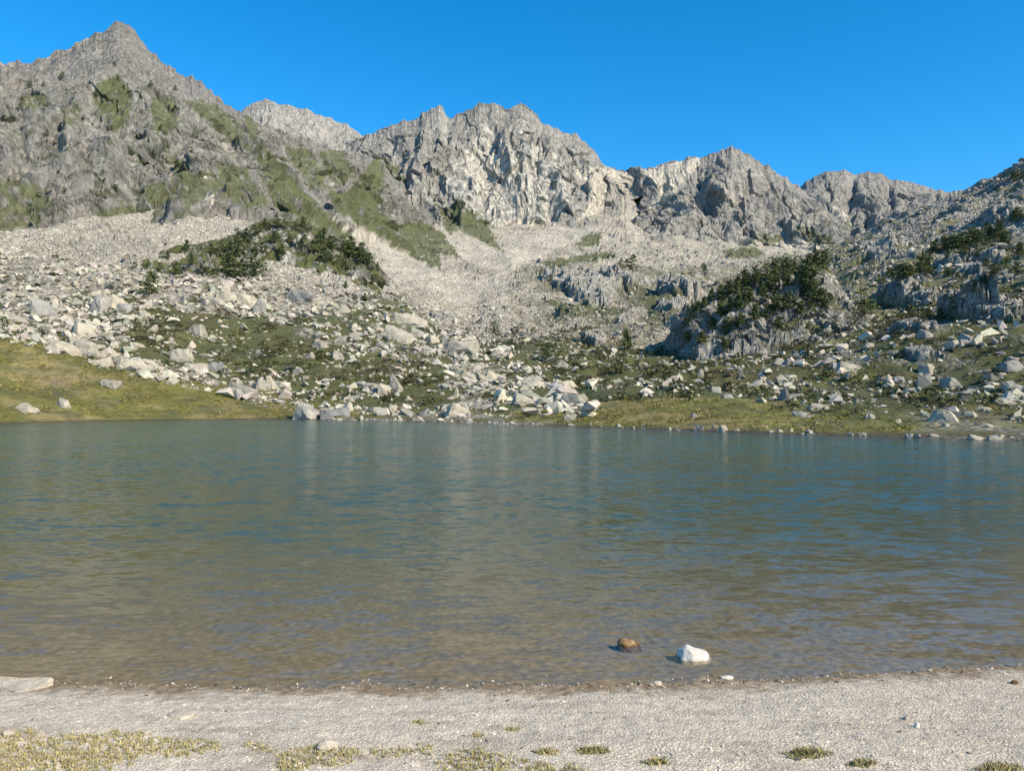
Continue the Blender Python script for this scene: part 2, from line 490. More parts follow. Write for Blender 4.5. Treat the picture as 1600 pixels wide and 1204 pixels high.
def main_colour(X, D, Z, T, PX, PY, SL):
    T = T - 1
    n1 = fbm(X / 14, D / 18, 101, 5); n2 = fbm(X / 4.5, D / 6, 102, 4); n3 = fbm(X / 40, D / 50, 103, 4)
    # heath slope
    C = np.broadcast_to(HEATH, X.shape + (3,)).copy()
    C = paint(C, BROWN, sstep(0.0, 0.5, n1) * 0.6)
    C = paint(C, GREEN * 1.0, sstep(-0.15, 0.4, n3 + n2 * .5) * 0.8)
    C = paint(C, MEADOW * .85, sstep(0.15, 0.5, fbm(X / 9, D / 10, 104, 4)) * sstep(600, 1300, PX) * 0.6)
    # meadow by the water
    lim = 1.02 + n1 * 0.18 + .3 * sstep(860, 960, PX) * (1 - sstep(1150, 1300, PX))
    wleft = 1 - sstep(430, 640, PX + n3 * 60)
    wmid = sstep(780, 900, PX) * (1 - sstep(1260, 1460, PX + n1 * 80)) * 1.0
    mead = np.maximum(wleft, np.maximum(wmid, 0.55)) * (1 - sstep(lim - .06, lim + .1, T))
    C = paint(C, MEADOW, np.clip(mead * (0.75 + 0.5 * n2), 0, 1))
    strawm = mead * sstep(0.05, 0.5, fbm(X / 11, D / 7, 105, 4) + 0.25 * np.exp(-((PX - 90) / 90) ** 2 - ((PY - 590) / 30) ** 2) * 3 + .4 * np.exp(-((PX - 960) / 90) ** 2))
    C = paint(C, STRAW, strawm * 0.6)
    C = paint(C, GREEN * 1.25, mead * sstep(.05, .4, fbm(X / 5, D / 5, 107, 4)) * .6)
    C = paint(C, np.array((0.26, 0.20, 0.12)), mead * np.exp(-((PX - 100) / 50) ** 2 - ((PY - 592) / 16) ** 2) * sstep(-.2, .3, n2) * .9)
    edge = 1 - sstep(0.2, 1.6, Z)
    C = paint(C, np.array((0.085, 0.068, 0.042)), (1 - sstep(.05, .22, Z)) * .85)
    C = paint(C, np.array((0.33, 0.30, 0.25)), edge * (sstep(460, 560, PX) * (1 - sstep(800, 900, PX)) + sstep(1380, 1480, PX)) * sstep(-.3, .3, n2) * .7)
    # scree and boulder streams
    s = sstep(2.85, 3.05, T + n1 * 0.12 + n2 * .08)
    C = paint(C, SCREE, s)
    C = paint(C, SCREE * .72, s * sstep(0.0, 0.5, n1) * sstep(640, 760, PX) * .8)
    fan = poly_mask(FANS, X, D, Z, PX, PY, 6)
    C = paint(C, SCREE * 1.12, fan * .9)
    field = poly_mask([FIELD], X, D, Z, PX, PY, 10) * (1 - poly_mask([HEATHP], X, D, Z, PX, PY, 16))
    pale = field * sstep(-0.05, 0.35, n2 * .7 + n1 * .6 + .9 * sstep(500, 410, PY) - .1)
    C = paint(C, SCREE * .95, np.clip(pale, 0, 1) * 0.9)
    # upper middle slopes: scrub and rock mixed
    mixm = sstep(780, 900, PX) * (1 - sstep(1230, 1300, PX)) * sstep(2.9, 3.2, T) * sstep(-.2, .25, n1 + .5 * n2 + .1)
    C = paint(C, GREEN * 1.2, mixm * .75 * (1 - sstep(4.2, 4.6, T)))
    # right-hand hill: rock ribs and scrub
    rh = sstep(1230, 1330, PX - (PY - 420) * -.2) * sstep(1.9, 2.6, T)
    rk = sstep(-0.3, 0.1, n2 * .8 + fbm(X / 8, D / 12, 106, 5) * .8 + sstep(430, 330, PY) * .5 - .3)
    C = np.where((rh > 0)[..., None], lerp3(lerp3(C, GREEN * .8 + MEADOW * .3, rh * .85), ROCK * 1.3, rh * rk * .9), C)
    g = poly_mask(G_MAIN, X, D, Z, PX, PY, 5)
    C = paint(C, GREEN * 1.15, g * sstep(-.7, -.45, n2) * .95)
    m = OUTM['m']
    C = paint(C, base_rock(X, D, Z, 3.0) * 1.2 if False else ROCKP * .98, sstep(.15, .5, m) * (0.92 - .5 * sstep(.2, .5, n2)))
    C = C * (1 + 0.16 * n2[..., None])
    return np.clip(C, 0.01, 0.8)

main = build_layer('hillside', px_main, [S_pre, S0, A1, A2, A3, A4, A5, A6, A7], [10, 60, 90, 110, 110, 70, 50, 20], main_shape2, main_colour, M['hill'],
                   'boulder-strewn heath and scree slopes rising from the far shore', blur=6, back=(200, -0.1))

# ------------------------------------------------------------------ mountains
GUL = {}
def mount_shape(seed, rib, amp, jag, shear=0.0, gul=(), blocks=1.0, elong=1.0):
    def f(X, D, Z, T, PX):
        tmax = T.max() - 1.0                              # ridge row
        s = np.clip(T / tmax, 0, 1)
        w = sstep(0.0, 0.18, s) * (0.16 + 0.84 * (1 - sstep(0.72, 1.0, s)))
        xs = X + shear * D
        wx = fbm(X / (rib * 1.5), D / (rib * 1.5), seed + 1, 4) * rib * .5
        q = (D + Z * 1.1) / 1.5
        big = fbm((xs + wx) / (rib * 2.6), q / (rib * 4.0), seed + 3, 3)
        r = ridged((xs + wx) / rib, q / (rib * 2.6 * elong), seed + 2, 5, 0.5)
        Z = Z + w * amp * big * 1.15
        off = w * amp * (r - .32) * 1.15
        e = sstep(0.02, .2, s) * (.16 + .84 * (1 - sstep(.8, 1, s)))
        b1 = worley((xs + wx * .6) / (rib * .36), q / (rib * .6 * elong), seed + 4)[3]
        b2 = worley((xs + wx) / (rib * .14), q / (rib * .2 * elong), seed + 6)[3]
        b3 = worley((X + wx) / (rib * .06), q / (rib * .075), seed + 8)[3]
        wv_ = fbm(X / (rib * .5), q / (rib * .8), seed + 15, 3) * rib * .16
        cr1 = ridged((xs + wx + wv_) / (rib * .42), q / (rib * 1.9), seed + 16, 3, .5); cr2 = ridged((xs + wx * .7 + wv_) / (rib * .15), q / (rib * .8), seed + 17, 3, .5)
        steep = .45 + .55 * sstep(-.2, .3, fbm(X / (rib * 1.3), q / (rib * 1.3), seed + 18, 3))
        off = off - e * amp * steep * (.32 * cr1 ** 2 + .10 * cr2 ** 2)
        off = off + e * amp * blocks * ((b1 - .5) * .24 + (b2 - .5) * .085 + (b3 - .5) * .04)
        G = np.zeros(X.shape)
        for pt_, pb_, wd_, dp_, s0_, s1_ in gul:                      # couloirs with a steep shaded side
            pc = pb_ + (pt_ - pb_) * s + fbm(s * 3.5, s * 0 + pt_ * .37, seed + 9, 4) * wd_ * 1.8 + fbm(X / 14, q / 14, seed + 12, 3) * wd_ * .8
            k = (PX - pc) / wd_
            g_ = np.exp(-np.abs(np.where(k < 0, k * 1.0, k * 2.0)) ** 1.3) * np.clip(.75 + .9 * fbm(s * 4, s * 0 + pt_, seed + 14, 3), .1, 1.3) * sstep(s0_ - .08, s0_ + .08, s) * (1 - sstep(s1_ - .1, s1_ + .05, s))
            Z = Z - dp_ * .72 * g_; G = np.maximum(G, g_)
        GUL['g'] = G
        top = sstep(0.86, 1.0, s) * (T <= tmax + .35)
        j = ridged(PX / 30.0, PX * 0 + seed, seed + 5, 4, .6) - .45
        return Z + top * jag * j, off
    return f

def mount_colour(greens, screes, tint=1.0, green_amt=0.9, pales=(), olives=(), seed=0, darktop=0.3, auto_green=0.0):
    def f(X, D, Z, T, PX, PY, SL):
        C = base_rock(X, D, Z) * tint * .80
        tmax = T.max() - 1.0
        s = np.clip(T / tmax, 0, 1)
        n2 = fbm(X / 7, (D + Z) / 9, 202 + seed, 5); n1 = fbm(X / 22, (D + Z) / 30, 201 + seed, 4)
        C = paint(C, ROCKD * 1.05, sstep(0.6, 1.0, s) * darktop * sstep(-.4, .3, n2))
        if pales: C = paint(C, ROCKP * 1.12, poly_mask(pales, X, D, Z, PX, PY, 14, 30) * sstep(-.5, .2, n2) * .8)
        C = paint(C, ROCKP * 1.05, GUL['g'] ** 2 * sstep(-.4, .2, n2) * .55)
        gentle = 1 - sstep(0.75, 1.25, SL)
        if auto_green: C = paint(C, GREEN * 1.1, gentle * sstep(.0, .4, n1 + n2 * .4) * auto_green)
        fl = sstep(.12, .3, fbm(X / 5.5, (D + Z) / 4.5, 206 + seed, 4)) * sstep(-.05, .25, fbm(X / 40, (D + Z) / 40, 207 + seed, 3) + .12) * (1 - sstep(.75, .95, s))
        if auto_green: C = paint(C, GREEN * .95, fl * min(1, auto_green * 1.5))
        if screes: C = paint(C, SCREE * 1.02, poly_mask(screes, X, D, Z, PX, PY, 5) * .92)
        if olives: C = paint(C, OLIVE, poly_mask(olives, X, D, Z, PX, PY, 7) * sstep(-.6, -.2, n2) * .9)
        if greens:
            g = poly_mask(greens, X, D, Z, PX, PY, 8, 12)
            C = paint(C, GREEN * (1.15), g * green_amt * sstep(-.38, -.2, n2))
            g = poly_mask(SOLID, X, D, Z, PX, PY, 5, 9)
            C = paint(C, GREEN * (1.05 + .3 * n1[..., None]), g * .95 * sstep(-.5, -.32, n2 + .3 * fbm(X / 3, (D + Z) / 3, 209, 3)))
        C = C * (1 + .2 * n2[..., None])
        return np.clip(C, .01, .8)
    return f

def under(base, dd=22, dz=14):
    """a skirt: the same curve pulled forward and sunk below the neighbouring ground"""
    out = []
    for px, py, d in base:
        z = z_of(py, d) - dz; d2 = d - dd
        out.append((px, HOR - (z - HC) / d2 * K, d2))
    return out

# left mountain
LB = [(-700, 365, 330), (0, 366, 335), (60, 350, 340), (150, 346, 345), (300, 334, 355), (400, 330, 370), (500, 352, 410), (560, 368, 440), (620, 390, 480), (690, 420, 520), (760, 420, 560)]
LM = [(-700, 250, 430), (0, 240, 450), (150, 225, 460), (300, 232, 475), (400, 258, 520), (500, 300, 560), (560, 316, 590), (620, 338, 615), (690, 376, 640), (760, 400, 650)]
LR = [(-700, 150, 560), (-200, 118, 600), (0, 99, 610), (40, 97, 612), (80, 88, 615), (110, 72, 620), (130, 62, 625), (155, 50, 630), (175, 36, 635), (190, 32, 640), (203, 38, 642), (215, 55, 644), (240, 85, 648), (270, 108, 652), (312, 124, 660), (320, 134, 661), (350, 160, 670), (375, 174, 680), (440, 208, 700), (490, 222, 710), (560, 242, 730), (600, 258, 745), (660, 318, 745), (720, 375, 730), (760, 405, 720)]
SOLID = [[(511, 298), (540, 303), (563, 277), (589, 245), (602, 277), (586, 300), (590, 330), (618, 352), (655, 345), (694, 366), (720, 402), (692, 396), (690, 421), (655, 410), (616, 384), (563, 352), (529, 332)],
      [(403, 217), (442, 261), (476, 301), (508, 330), (545, 366), (520, 368), (487, 342), (450, 332), (427, 277)], [(155, 128), (185, 118), (200, 150), (190, 195), (168, 195), (155, 160)],
      [(676, 311), (692, 326), (713, 314), (768, 353), (787, 400), (766, 384), (718, 356), (702, 362)]]
GL = [[(150, 130), (185, 115), (208, 150), (195, 200), (165, 205), (150, 160)], [(235, 150), (275, 160), (280, 198), (246, 214), (237, 180)],
      [(285, 155), (335, 162), (370, 190), (392, 235), (360, 225), (320, 190)], [(200, 295), (270, 280), (330, 262), (350, 290), (300, 322), (230, 318)],
      [(-60, 300), (0, 282), (60, 285), (86, 318), (60, 352), (0, 362), (-60, 360)], [(140, 330), (200, 322), (262, 326), (240, 348), (170, 352)],
      [(379, 180), (400, 182), (403, 217), (442, 261), (476, 301), (508, 330), (545, 366), (520, 372), (487, 350), (440, 338), (415, 300), (400, 240)],
      [(511, 298), (540, 303), (563, 277), (589, 245), (602, 277), (590, 330), (618, 352), (655, 345), (694, 366), (720, 402), (692, 396), (690, 421), (655, 410), (616, 384), (563, 352), (529, 332)],
      [(497, 235), (534, 235), (558, 266), (534, 293), (511, 277)], [(440, 225), (490, 240), (520, 300), (480, 285)],
      [(95, 170), (120, 165), (125, 190), (100, 195)], [(255, 240), (290, 250), (320, 300), (290, 290)], [(30, 150), (70, 145), (75, 165), (40, 170)],
      [(340, 250), (385, 262), (420, 320), (380, 330), (350, 300)]]
SL_ = [[(470, 300), (490, 318), (560, 368), (545, 372), (500, 336)], [(560, 352), (620, 386), (700, 432), (760, 440), (640, 440), (548, 372)], [(315, 268), (328, 268), (336, 320), (322, 316)]]
PXL = np.unique(np.concatenate([np.linspace(-560, -20, 80), np.linspace(-20, 760, 520)]))
build_layer('mountain', PXL, [under(LB), LB, LM, LR], [12, 150, 190], mount_shape(300, 42, 16, 6, shear=-0.15, gul=[(60, 20, 13, 14, .2, .9), (150, 165, 12, 12, .1, .85), (228, 205, 11, 12, .3, .9), (265, 300, 12, 14, .1, .9), (330, 420, 12, 10, .1, .9), (100, 95, 9, 9, .1, .7), (380, 480, 10, 9, .1, .9), (440, 560, 12, 9, .1, .9)]), mount_colour(GL, SL_, 0.93, seed=1, auto_green=.55, darktop=.25), M['mount'],
            'tall grey pyramid peak with green ledges above the pale scree')
# central mountain
CB = [(540, 335, 690), (640, 352, 690), (740, 358, 690), (800, 358, 700), (870, 352, 705), (930, 345, 715), (960, 330, 735), (985, 300, 770), (1020, 290, 790)]
CM = [(540, 270, 752), (640, 265, 748), (700, 270, 745), (760, 265, 745), (820, 262, 748), (880, 275, 752), (930, 290, 765), (970, 285, 800), (1020, 285, 820)]
CR = [(540, 228, 822), (575, 211, 812), (600, 201, 807), (630, 189, 805), (655, 181, 803), (675, 165, 800), (690, 167, 800), (700, 186, 802), (725, 176, 802), (745, 162, 800), (760, 160, 800), (790, 167, 800), (820, 160, 802), (832, 170, 804), (845, 190, 808), (870, 203, 812), (900, 213, 816), (920, 230, 820), (940, 256, 826), (960, 265, 832), (985, 272, 845), (1020, 285, 850)]
GC = [[(713, 311), (739, 329), (768, 353), (766, 369), (718, 356)], [(580, 240), (620, 260), (640, 300), (610, 300)]]
PC = [[(700, 250), (780, 220), (860, 260), (900, 300), (860, 356), (740, 356), (700, 300)], [(745, 190), (775, 200), (760, 240), (735, 230)], [(815, 190), (835, 230), (880, 260), (860, 280), (810, 230)]]
SCC = [[(765, 345), (830, 345), (860, 352), (800, 366)], [(895, 262), (935, 260), (985, 270), (1000, 300), (960, 330), (900, 345), (930, 310)]]
build_layer('mountain', np.linspace(540, 1020, 360), [under(CB), CB, CM, CR], [12, 110, 120], mount_shape(400, 46, 15, 6, shear=-.05, elong=1.15, blocks=1.25, gul=[(768, 742, 9, 14, .3, .97), (834, 872, 10, 17, .25, .97), (905, 884, 8, 18, .05, .8), (700, 690, 8, 13, .15, .98), (655, 642, 9, 10, .1, .95), (930, 905, 8, 12, .1, .9), (610, 625, 8, 9, .1, .95)]), mount_colour(GC, SCC, 1.22, pales=PC, seed=2, darktop=.35, auto_green=.15), M['mount'],
            'broad pale cliff with twin summits at the head of the scree bowl')
# right peak
RB = [(940, 345, 745), (985, 345, 712), (1000, 378, 640), (1100, 388, 640), (1200, 394, 640), (1300, 396, 660), (1360, 396, 680)]
RM = [(940, 300, 800), (985, 305, 750), (1000, 322, 715), (1060, 312, 705), (1140, 306, 705), (1200, 322, 710), (1280, 350, 720), (1360, 376, 740)]
RR = [(940, 282, 852), (968, 272, 840), (980, 268, 815), (1000, 261, 800), (1020, 262, 790), (1045, 250, 785), (1060, 248, 785), (1090, 246, 782), (1110, 242, 780), (1128, 229, 778), (1136, 233, 778), (1142, 228, 778), (1152, 231, 778), (1165, 240, 780), (1190, 255, 784), (1210, 265, 788), (1240, 286, 795), (1260, 302, 800), (1290, 328, 800), (1320, 355, 805), (1360, 385, 810)]
def right_shape(X, D, Z, T, PX):
    Z, off = mount_shape(500, 44, 15, 6, shear=.1, elong=1.15, blocks=1.3, gul=[(1092, 1120, 11, 34, .2, .93), (988, 1010, 9, 34, .25, .93), (1148, 1160, 6, 14, .3, .98), (1040, 1000, 8, 22, .2, .9), (1215, 1250, 8, 12, .1, .9), (1120, 1060, 7, 10, .05, .6)])(X, D, Z, T, PX)
    return Z, off
build_layer('mountain', np.linspace(940, 1360, 320), [under(RB), RB, RM, RR], [12, 110, 120], right_shape,
            mount_colour([[(1160, 385), (1190, 365), (1230, 370), (1200, 392)], [(1240, 350), (1300, 370), (1310, 390), (1260, 380)]], [[(1180, 385), (1260, 372), (1330, 380), (1330, 400), (1180, 400)], [(1000, 262), (1100, 246), (1060, 300), (1010, 330), (1030, 300)]], 1.18, seed=3, darktop=.3, auto_green=.3), M['mount'],
            'grey split-topped peak with dark shaded gullies beside the scree-filled col')
# far peaks
BB = [(340, 300, 890), (640, 320, 900)]
BR = [(340, 205, 1060), (385, 168, 1050), (405, 156, 1050), (415, 154, 1050), (440, 162, 1050), (480, 171, 1052), (500, 181, 1055), (530, 190, 1060), (545, 195, 1060), (560, 206, 1065), (580, 222, 1070), (640, 255, 1080)]
build_layer('mountain', np.linspace(340, 640, 230), [BB, BR], [90], mount_shape(600, 52, 12, 5, elong=1.2, blocks=1.1), mount_colour((), (), 1.3, seed=4, darktop=.15), M['mount'],
            'far grey rounded summit peeping between the pyramid peak and the cliff')
FB = [(1180, 400, 850), (1300, 396, 850), (1340, 396, 860), (1500, 396, 880), (1900, 400, 900)]
FM = [(1180, 350, 1000), (1260, 340, 1010), (1320, 345, 1020), (1400, 335, 1020), (1500, 340, 1010), (1900, 370, 1000)]
FR = [(1180, 345, 1170), (1230, 306, 1150), (1250, 290, 1140), (1275, 276, 1130), (1300, 266, 1120), (1318, 264, 1118), (1340, 271, 1116), (1358, 268, 1112), (1372, 270, 1110), (1395, 282, 1105), (1410, 284, 1103), (1440, 292, 1100), (1470, 297, 1095), (1500, 303, 1090), (1600, 318, 1085), (1900, 345, 1080)]
build_layer('mountain', np.linspace(1180, 1900, 330), [under(FB), FB, FM, FR], [6, 60, 80], mount_shape(700, 58, 20, 6, shear=.08, elong=1.2, blocks=1.2, gul=[(1330, 1345, 9, 26, .2, .97), (1290, 1315, 8, 22, .1, .95), (1385, 1400, 9, 26, .1, .97), (1470, 1480, 8, 16, .1, .97)]), mount_colour([[(1290, 340), (1330, 350), (1340, 375), (1300, 370)]], [[(1300, 320), (1318, 330), (1345, 370), (1320, 385), (1240, 396), (1290, 370)]], 1.08, seed=5, darktop=.3), M['mount'],
            'far dark ridge of ribbed crags behind the boulder hill')

# ------------------------------------------------------------------ wooded knoll and dark crag
def knoll_shape(seed, rib, amp, blockw):
    def f(X, D, Z, T, PX):
        tmax = T.max() - 1; s = np.clip(T / tmax, 0, 1)
        w = sstep(0, .15, s) * (1 - .6 * sstep(.75, 1, s))
        q = D + Z
        wq = fbm(X / (blockw * 1.5), q / (blockw * 1.5), seed + 5, 3) * blockw * .6
        b1 = worley((X + wq) / blockw, (q - wq) / (blockw * 1.15), seed)[3]; b2 = worley((X - wq) / (blockw * .4), q / (blockw * .46), seed + 1)[3]
        Z = Z + w * amp * (fbm(X / rib, D / rib, seed + 2, 4)) * .9
        return Z, w * amp * ((ridged((X + wq) / rib, q / (rib * 1.3), seed + 3, 4) - .35) * .4 + (b1 - .5) * .65 + (b2 - .5) * .24)
    return f
def knoll_colour(gamt, seed):
    def f(X, D, Z, T, PX, PY, SL):
        C = np.broadcast_to(ROCKP * .95, X.shape + (3,)).copy()
        n1 = fbm(X / 7, (D + Z) / 9, seed, 5); n2 = fbm(X / 2.2, (D + Z) / 3, seed + 1, 4)
        C = paint(C, ROCK, sstep(-.1, .4, n2) * .8)
        C = paint(C, GREEN * 1.05, sstep(-.25, .1, n1 + n2 * .5 + gamt - .55 * sstep(.9, 1.7, SL)))
        C = paint(C, HEATH * 1.1, sstep(.2, .5, n1 + gamt * .5) * .8)
        return np.clip(C * (1 + .2 * n2[..., None]), .01, .8)
    return f
KB = [(130, 446, 206), (200, 440, 206), (300, 444, 206), (400, 446, 209), (500, 462, 211), (560, 484, 213), (630, 492, 215), (660, 500, 215)]
KR = [(130, 446, 232), (165, 430, 236), (200, 412, 240), (280, 388, 245), (340, 374, 248), (400, 349, 250), (435, 343, 252), (480, 351, 252), (520, 368, 250), (560, 382, 248), (590, 410, 245), (612, 448, 240), (640, 486, 235), (660, 500, 232)]
build_layer('knoll', np.linspace(130, 660, 300), [under(KB, 8, 4), KB, KR], [6, 120], knoll_shape(800, 12, 3.4, 5.0), knoll_colour(.5, 810), M['crag'],
            'grassy rocky knoll dotted with dark pines below the scree', back=(40, .5))
CGB = [(1030, 552, 172), (1060, 541, 163), (1092, 539, 151), (1150, 538, 147), (1200, 534, 146), (1280, 524, 146), (1370, 520, 146)]
CGM = [(1030, 550, 175), (1050, 522, 169), (1080, 492, 162), (1110, 482, 157), (1150, 472, 155), (1200, 466, 154), (1250, 460, 154), (1290, 462, 154), (1330, 490, 153), (1370, 512, 152)]
CGR = [(1030, 550, 178), (1050, 514, 175), (1080, 480, 172), (1110, 459, 170), (1150, 436, 170), (1200, 421, 170), (1250, 409, 172), (1285, 406, 172), (1300, 432, 172), (1330, 474, 170), (1370, 510, 165)]
build_layer('crag', np.linspace(1030, 1370, 240), [under(CGB, 5, 4), CGB, CGM, CGR], [6, 90, 60], knoll_shape(900, 7, 2.6, 3.4), knoll_colour(.02, 910), M['crag'],
            'steep shaded crag crowned with dark pines at the foot of the hill', back=(30, .6))

# ------------------------------------------------------------------ beach, lake bed, ground, lake
NEAR = [(-900, 1052), (0, 1064), (200, 1068), (400, 1073), (650, 1071), (800, 1070), (1000, 1067), (1200, 1060), (1400, 1050), (1600, 1040), (2600, 1005)]
nx = np.array([HC * K / (b - HOR) * (a - 800) / K for a, b in NEAR]); ny = np.array([HC * K / (b - HOR) for a, b in NEAR])
def near_shore(x): return np.interp(x, nx, ny)
def beach_z(x, y):
    d = near_shore(x) - y
    z = np.where(d > 0, 0.34 * (1 - np.exp(-d * .30)), np.maximum(0.050 * d, -4.5))
    n = fbm(x * 1.1, y * 1.3, 1001, 4) * 0.022 * np.clip(.35 + np.abs(d) * .6, 0, 1) + fbm(x * 9, y * 9, 1002, 4) * 0.006
    return z + n
xs = np.unique(np.concatenate([-np.geomspace(4.8, 400, 60), np.linspace(-4.8, 4.8, 540), np.geomspace(4.8, 400, 60)]))
ys = np.unique(np.concatenate([-np.geomspace(0.5, 400, 30), np.linspace(-.5, 3.8, 30), np.linspace(3.8, 7.4, 210), np.linspace(7.4, 12, 70), np.geomspace(12, 48, 40)]))
BX, BY = np.meshgrid(xs, ys)
BZ = beach_z(BX, BY)
bn = fbm(BX * 2.2, BY * 3, 1003, 4); bn2 = fbm(BX * 14, BY * 14, 1004, 4)
BC = np.broadcast_to(np.array((0.55, 0.475, 0.37)), BX.shape + (3,)).copy()
BC = lerp3(BC, np.array((0.46, 0.40, 0.325)), sstep(0, .5, bn) * .6)
BC = lerp3(BC, np.array((0.36, 0.30, 0.225)), sstep(.12, .5, fbm(BX * 1.1 + 5, BY * 4.5, 1007, 5)) * .55)
BC = lerp3(BC, np.array((0.33, 0.27, 0.20)), sstep(.28, .45, fbm(BX * 5 + BY * 2, BY * 11, 1008, 4)) * .5)
BC = lerp3(BC, np.array((0.47, 0.395, 0.30)), sstep(.5, 4, BX) * .45)
BC = BC * (1 + .16 * bn2[..., None])
wet = 1 - sstep(0.002, 0.036, BZ + bn * .014 + bn2 * .005)
BC = lerp3(BC, np.array((0.205, 0.150, 0.093)) * (1 + .5 * bn2[..., None]), wet)
BC = lerp3(BC, np.array((0.135, 0.135, 0.064)) * (1 + .2 * bn[..., None]), sstep(.10, .7, -BZ))
BC = lerp3(BC, np.array((0.30, 0.26, 0.12)), sstep(4.1, 3.0, BY) * .8)
M['beach'] = terrain_mat('beach_sand', 3.0, 26.0, 110.0, 34.0, 0.004, contrast=(0.76, 1.2), cell=.32)
mesh_obj('beach', np.stack([BX, BY, BZ], -1).reshape(-1, 3), grid_faces(*BX.shape), M['beach'], 'structure', col=BC.reshape(-1, 3))

gs = np.linspace(-6000, 6000, 25); GX, GY = np.meshgrid(gs, gs)
mesh_obj('ground', np.stack([GX, GY, np.full(GX.shape, -6.0)], -1).reshape(-1, 3), grid_faces(25, 25), M['hill'], 'structure', col=np.tile(HEATH, (625, 1)))

def water_mat():
    m = bpy.data.materials.new('lake_water'); m.use_nodes = True
    n, l = m.node_tree.nodes, m.node_tree.links
    n.clear()
    out = n.new('ShaderNodeOutputMaterial')
    geo = n.new('ShaderNodeNewGeometry')
    mp = n.new('ShaderNodeMapping'); mp.inputs['Scale'].default_value = (0.6, 1.5, 1); mp.inputs['Rotation'].default_value = (0, 0, math.radians(-9))
    l.new(geo.outputs['Position'], mp.inputs['Vector'])
    n3 = noise_n(n, l, geo.outputs['Position'], 0.09, 3, 0.55)
    rp = ramp_n(n, l, n3.outputs['Fac'], [(0.3, 0.6), (0.7, 1.3)])
    at = n.new('ShaderNodeAttribute'); at.attribute_name = 'surface'      # r: body share, g: wave share
    sep = n.new('ShaderNodeSeparateColor'); l.new(at.outputs['Color'], sep.inputs[0])
    tot = None
    for scl, kx, ky, ds in ((0.34, .16, .24, .3), (1.15, .30, .46, .3), (3.3, .5, .78, .2), (8.5, .6, .9, 0)):   # slope of swell, wavelets, ripples
        t = noise_n(n, l, mp.outputs['Vector'], scl, 2, 0.5); t.inputs['Distortion'].default_value = ds
        v = n.new('ShaderNodeVectorMath'); v.operation = 'SUBTRACT'; v.inputs[1].default_value = (.5, .5, .5); l.new(t.outputs['Color'], v.inputs[0])
        w = n.new('ShaderNodeVectorMath'); w.operation = 'MULTIPLY'; w.inputs[1].default_value = (kx, ky, 0); l.new(v.outputs[0], w.inputs[0])
        if tot is None: tot = w.outputs[0]
        else:
            p = n.new('ShaderNodeVectorMath'); p.operation = 'ADD'; l.new(tot, p.inputs[0]); l.new(w.outputs[0], p.inputs[1]); tot = p.outputs[0]
    m1 = n.new('ShaderNodeMath'); m1.operation = 'MULTIPLY'; l.new(rp.outputs['Color'], m1.inputs[0]); l.new(sep.outputs[1], m1.inputs[1])
    sc1 = n.new('ShaderNodeVectorMath'); sc1.operation = 'SCALE'; l.new(tot, sc1.inputs[0]); l.new(m1.outputs[0], sc1.inputs['Scale'])
    up = n.new('ShaderNodeVectorMath'); up.operation = 'ADD'; up.inputs[1].default_value = (0, 0, 1); l.new(sc1.outputs[0], up.inputs[0])
    bp = n.new('ShaderNodeVectorMath'); bp.operation = 'NORMALIZE'; l.new(up.outputs[0], bp.inputs[0])
    dt = n.new('ShaderNodeVectorMath'); dt.operation = 'DOT_PRODUCT'; l.new(bp.outputs[0], dt.inputs[0]); l.new(geo.outputs['Incoming'], dt.inputs[1])
    ab = n.new('ShaderNodeMath'); ab.operation = 'ABSOLUTE'; l.new(dt.outputs['Value'], ab.inputs[0])
    om = n.new('ShaderNodeMath'); om.operation = 'SUBTRACT'; om.use_clamp = True; om.inputs[0].default_value = 1; l.new(ab.outputs[0], om.inputs[1])
    pw = n.new('ShaderNodeMath'); pw.operation = 'POWER'; pw.inputs[1].default_value = 5; l.new(om.outputs[0], pw.inputs[0])
    fr = n.new('ShaderNodeMath'); fr.operation = 'MULTIPLY_ADD'; fr.use_clamp = True; fr.inputs[1].default_value = .98; fr.inputs[2].default_value = .02; l.new(pw.outputs[0], fr.inputs[0])
    gl = n.new('ShaderNodeBsdfGlossy'); gl.inputs['Roughness'].default_value = 0.11; l.new(bp.outputs[0], gl.inputs['Normal'])
    tr = n.new('ShaderNodeBsdfTransparent'); tr.inputs['Color'].default_value = (0.92, 0.94, 0.88, 1)
    df = n.new('ShaderNodeBsdfDiffuse'); df.inputs['Color'].default_value = (0.034, 0.098, 0.082, 1)
    mx = n.new('ShaderNodeMixShader'); l.new(sep.outputs[0], mx.inputs[0]); l.new(tr.outputs[0], mx.inputs[1]); l.new(df.outputs[0], mx.inputs[2])
    my = n.new('ShaderNodeMixShader'); l.new(fr.outputs[0], my.inputs[0]); l.new(mx.outputs[0], my.inputs[1]); l.new(gl.outputs[0], my.inputs[2])
    l.new(my.outputs[0], out.inputs['Surface'])
    return m
M['water'] = water_mat()
wx = np.unique(np.concatenate([-np.geomspace(6, 300, 40), np.linspace(-6, 6, 60), np.geomspace(6, 300, 40)]))
wy = np.unique(np.concatenate([np.linspace(3.0, 12, 90), np.geomspace(12, 140, 110)]))
WX, WY = np.meshgrid(wx, wy)
wd = -np.minimum(beach_z(WX, WY), 0)
upx = np.clip(WX / WY * K + 800, -700, 2300)
fd = (pts(S0, upx, 2) - WY) * 0.12
wave = 0.5 + 0.6 * sstep(0.0, 16.0, WY - near_shore(WX)) - .2 * (1 - sstep(0, .5, WY - near_shore(WX)))
wd = np.minimum(wd, np.maximum(fd, 0.0))
body = 1 - np.exp(-np.clip(wd, 0, 9) * 1.5)
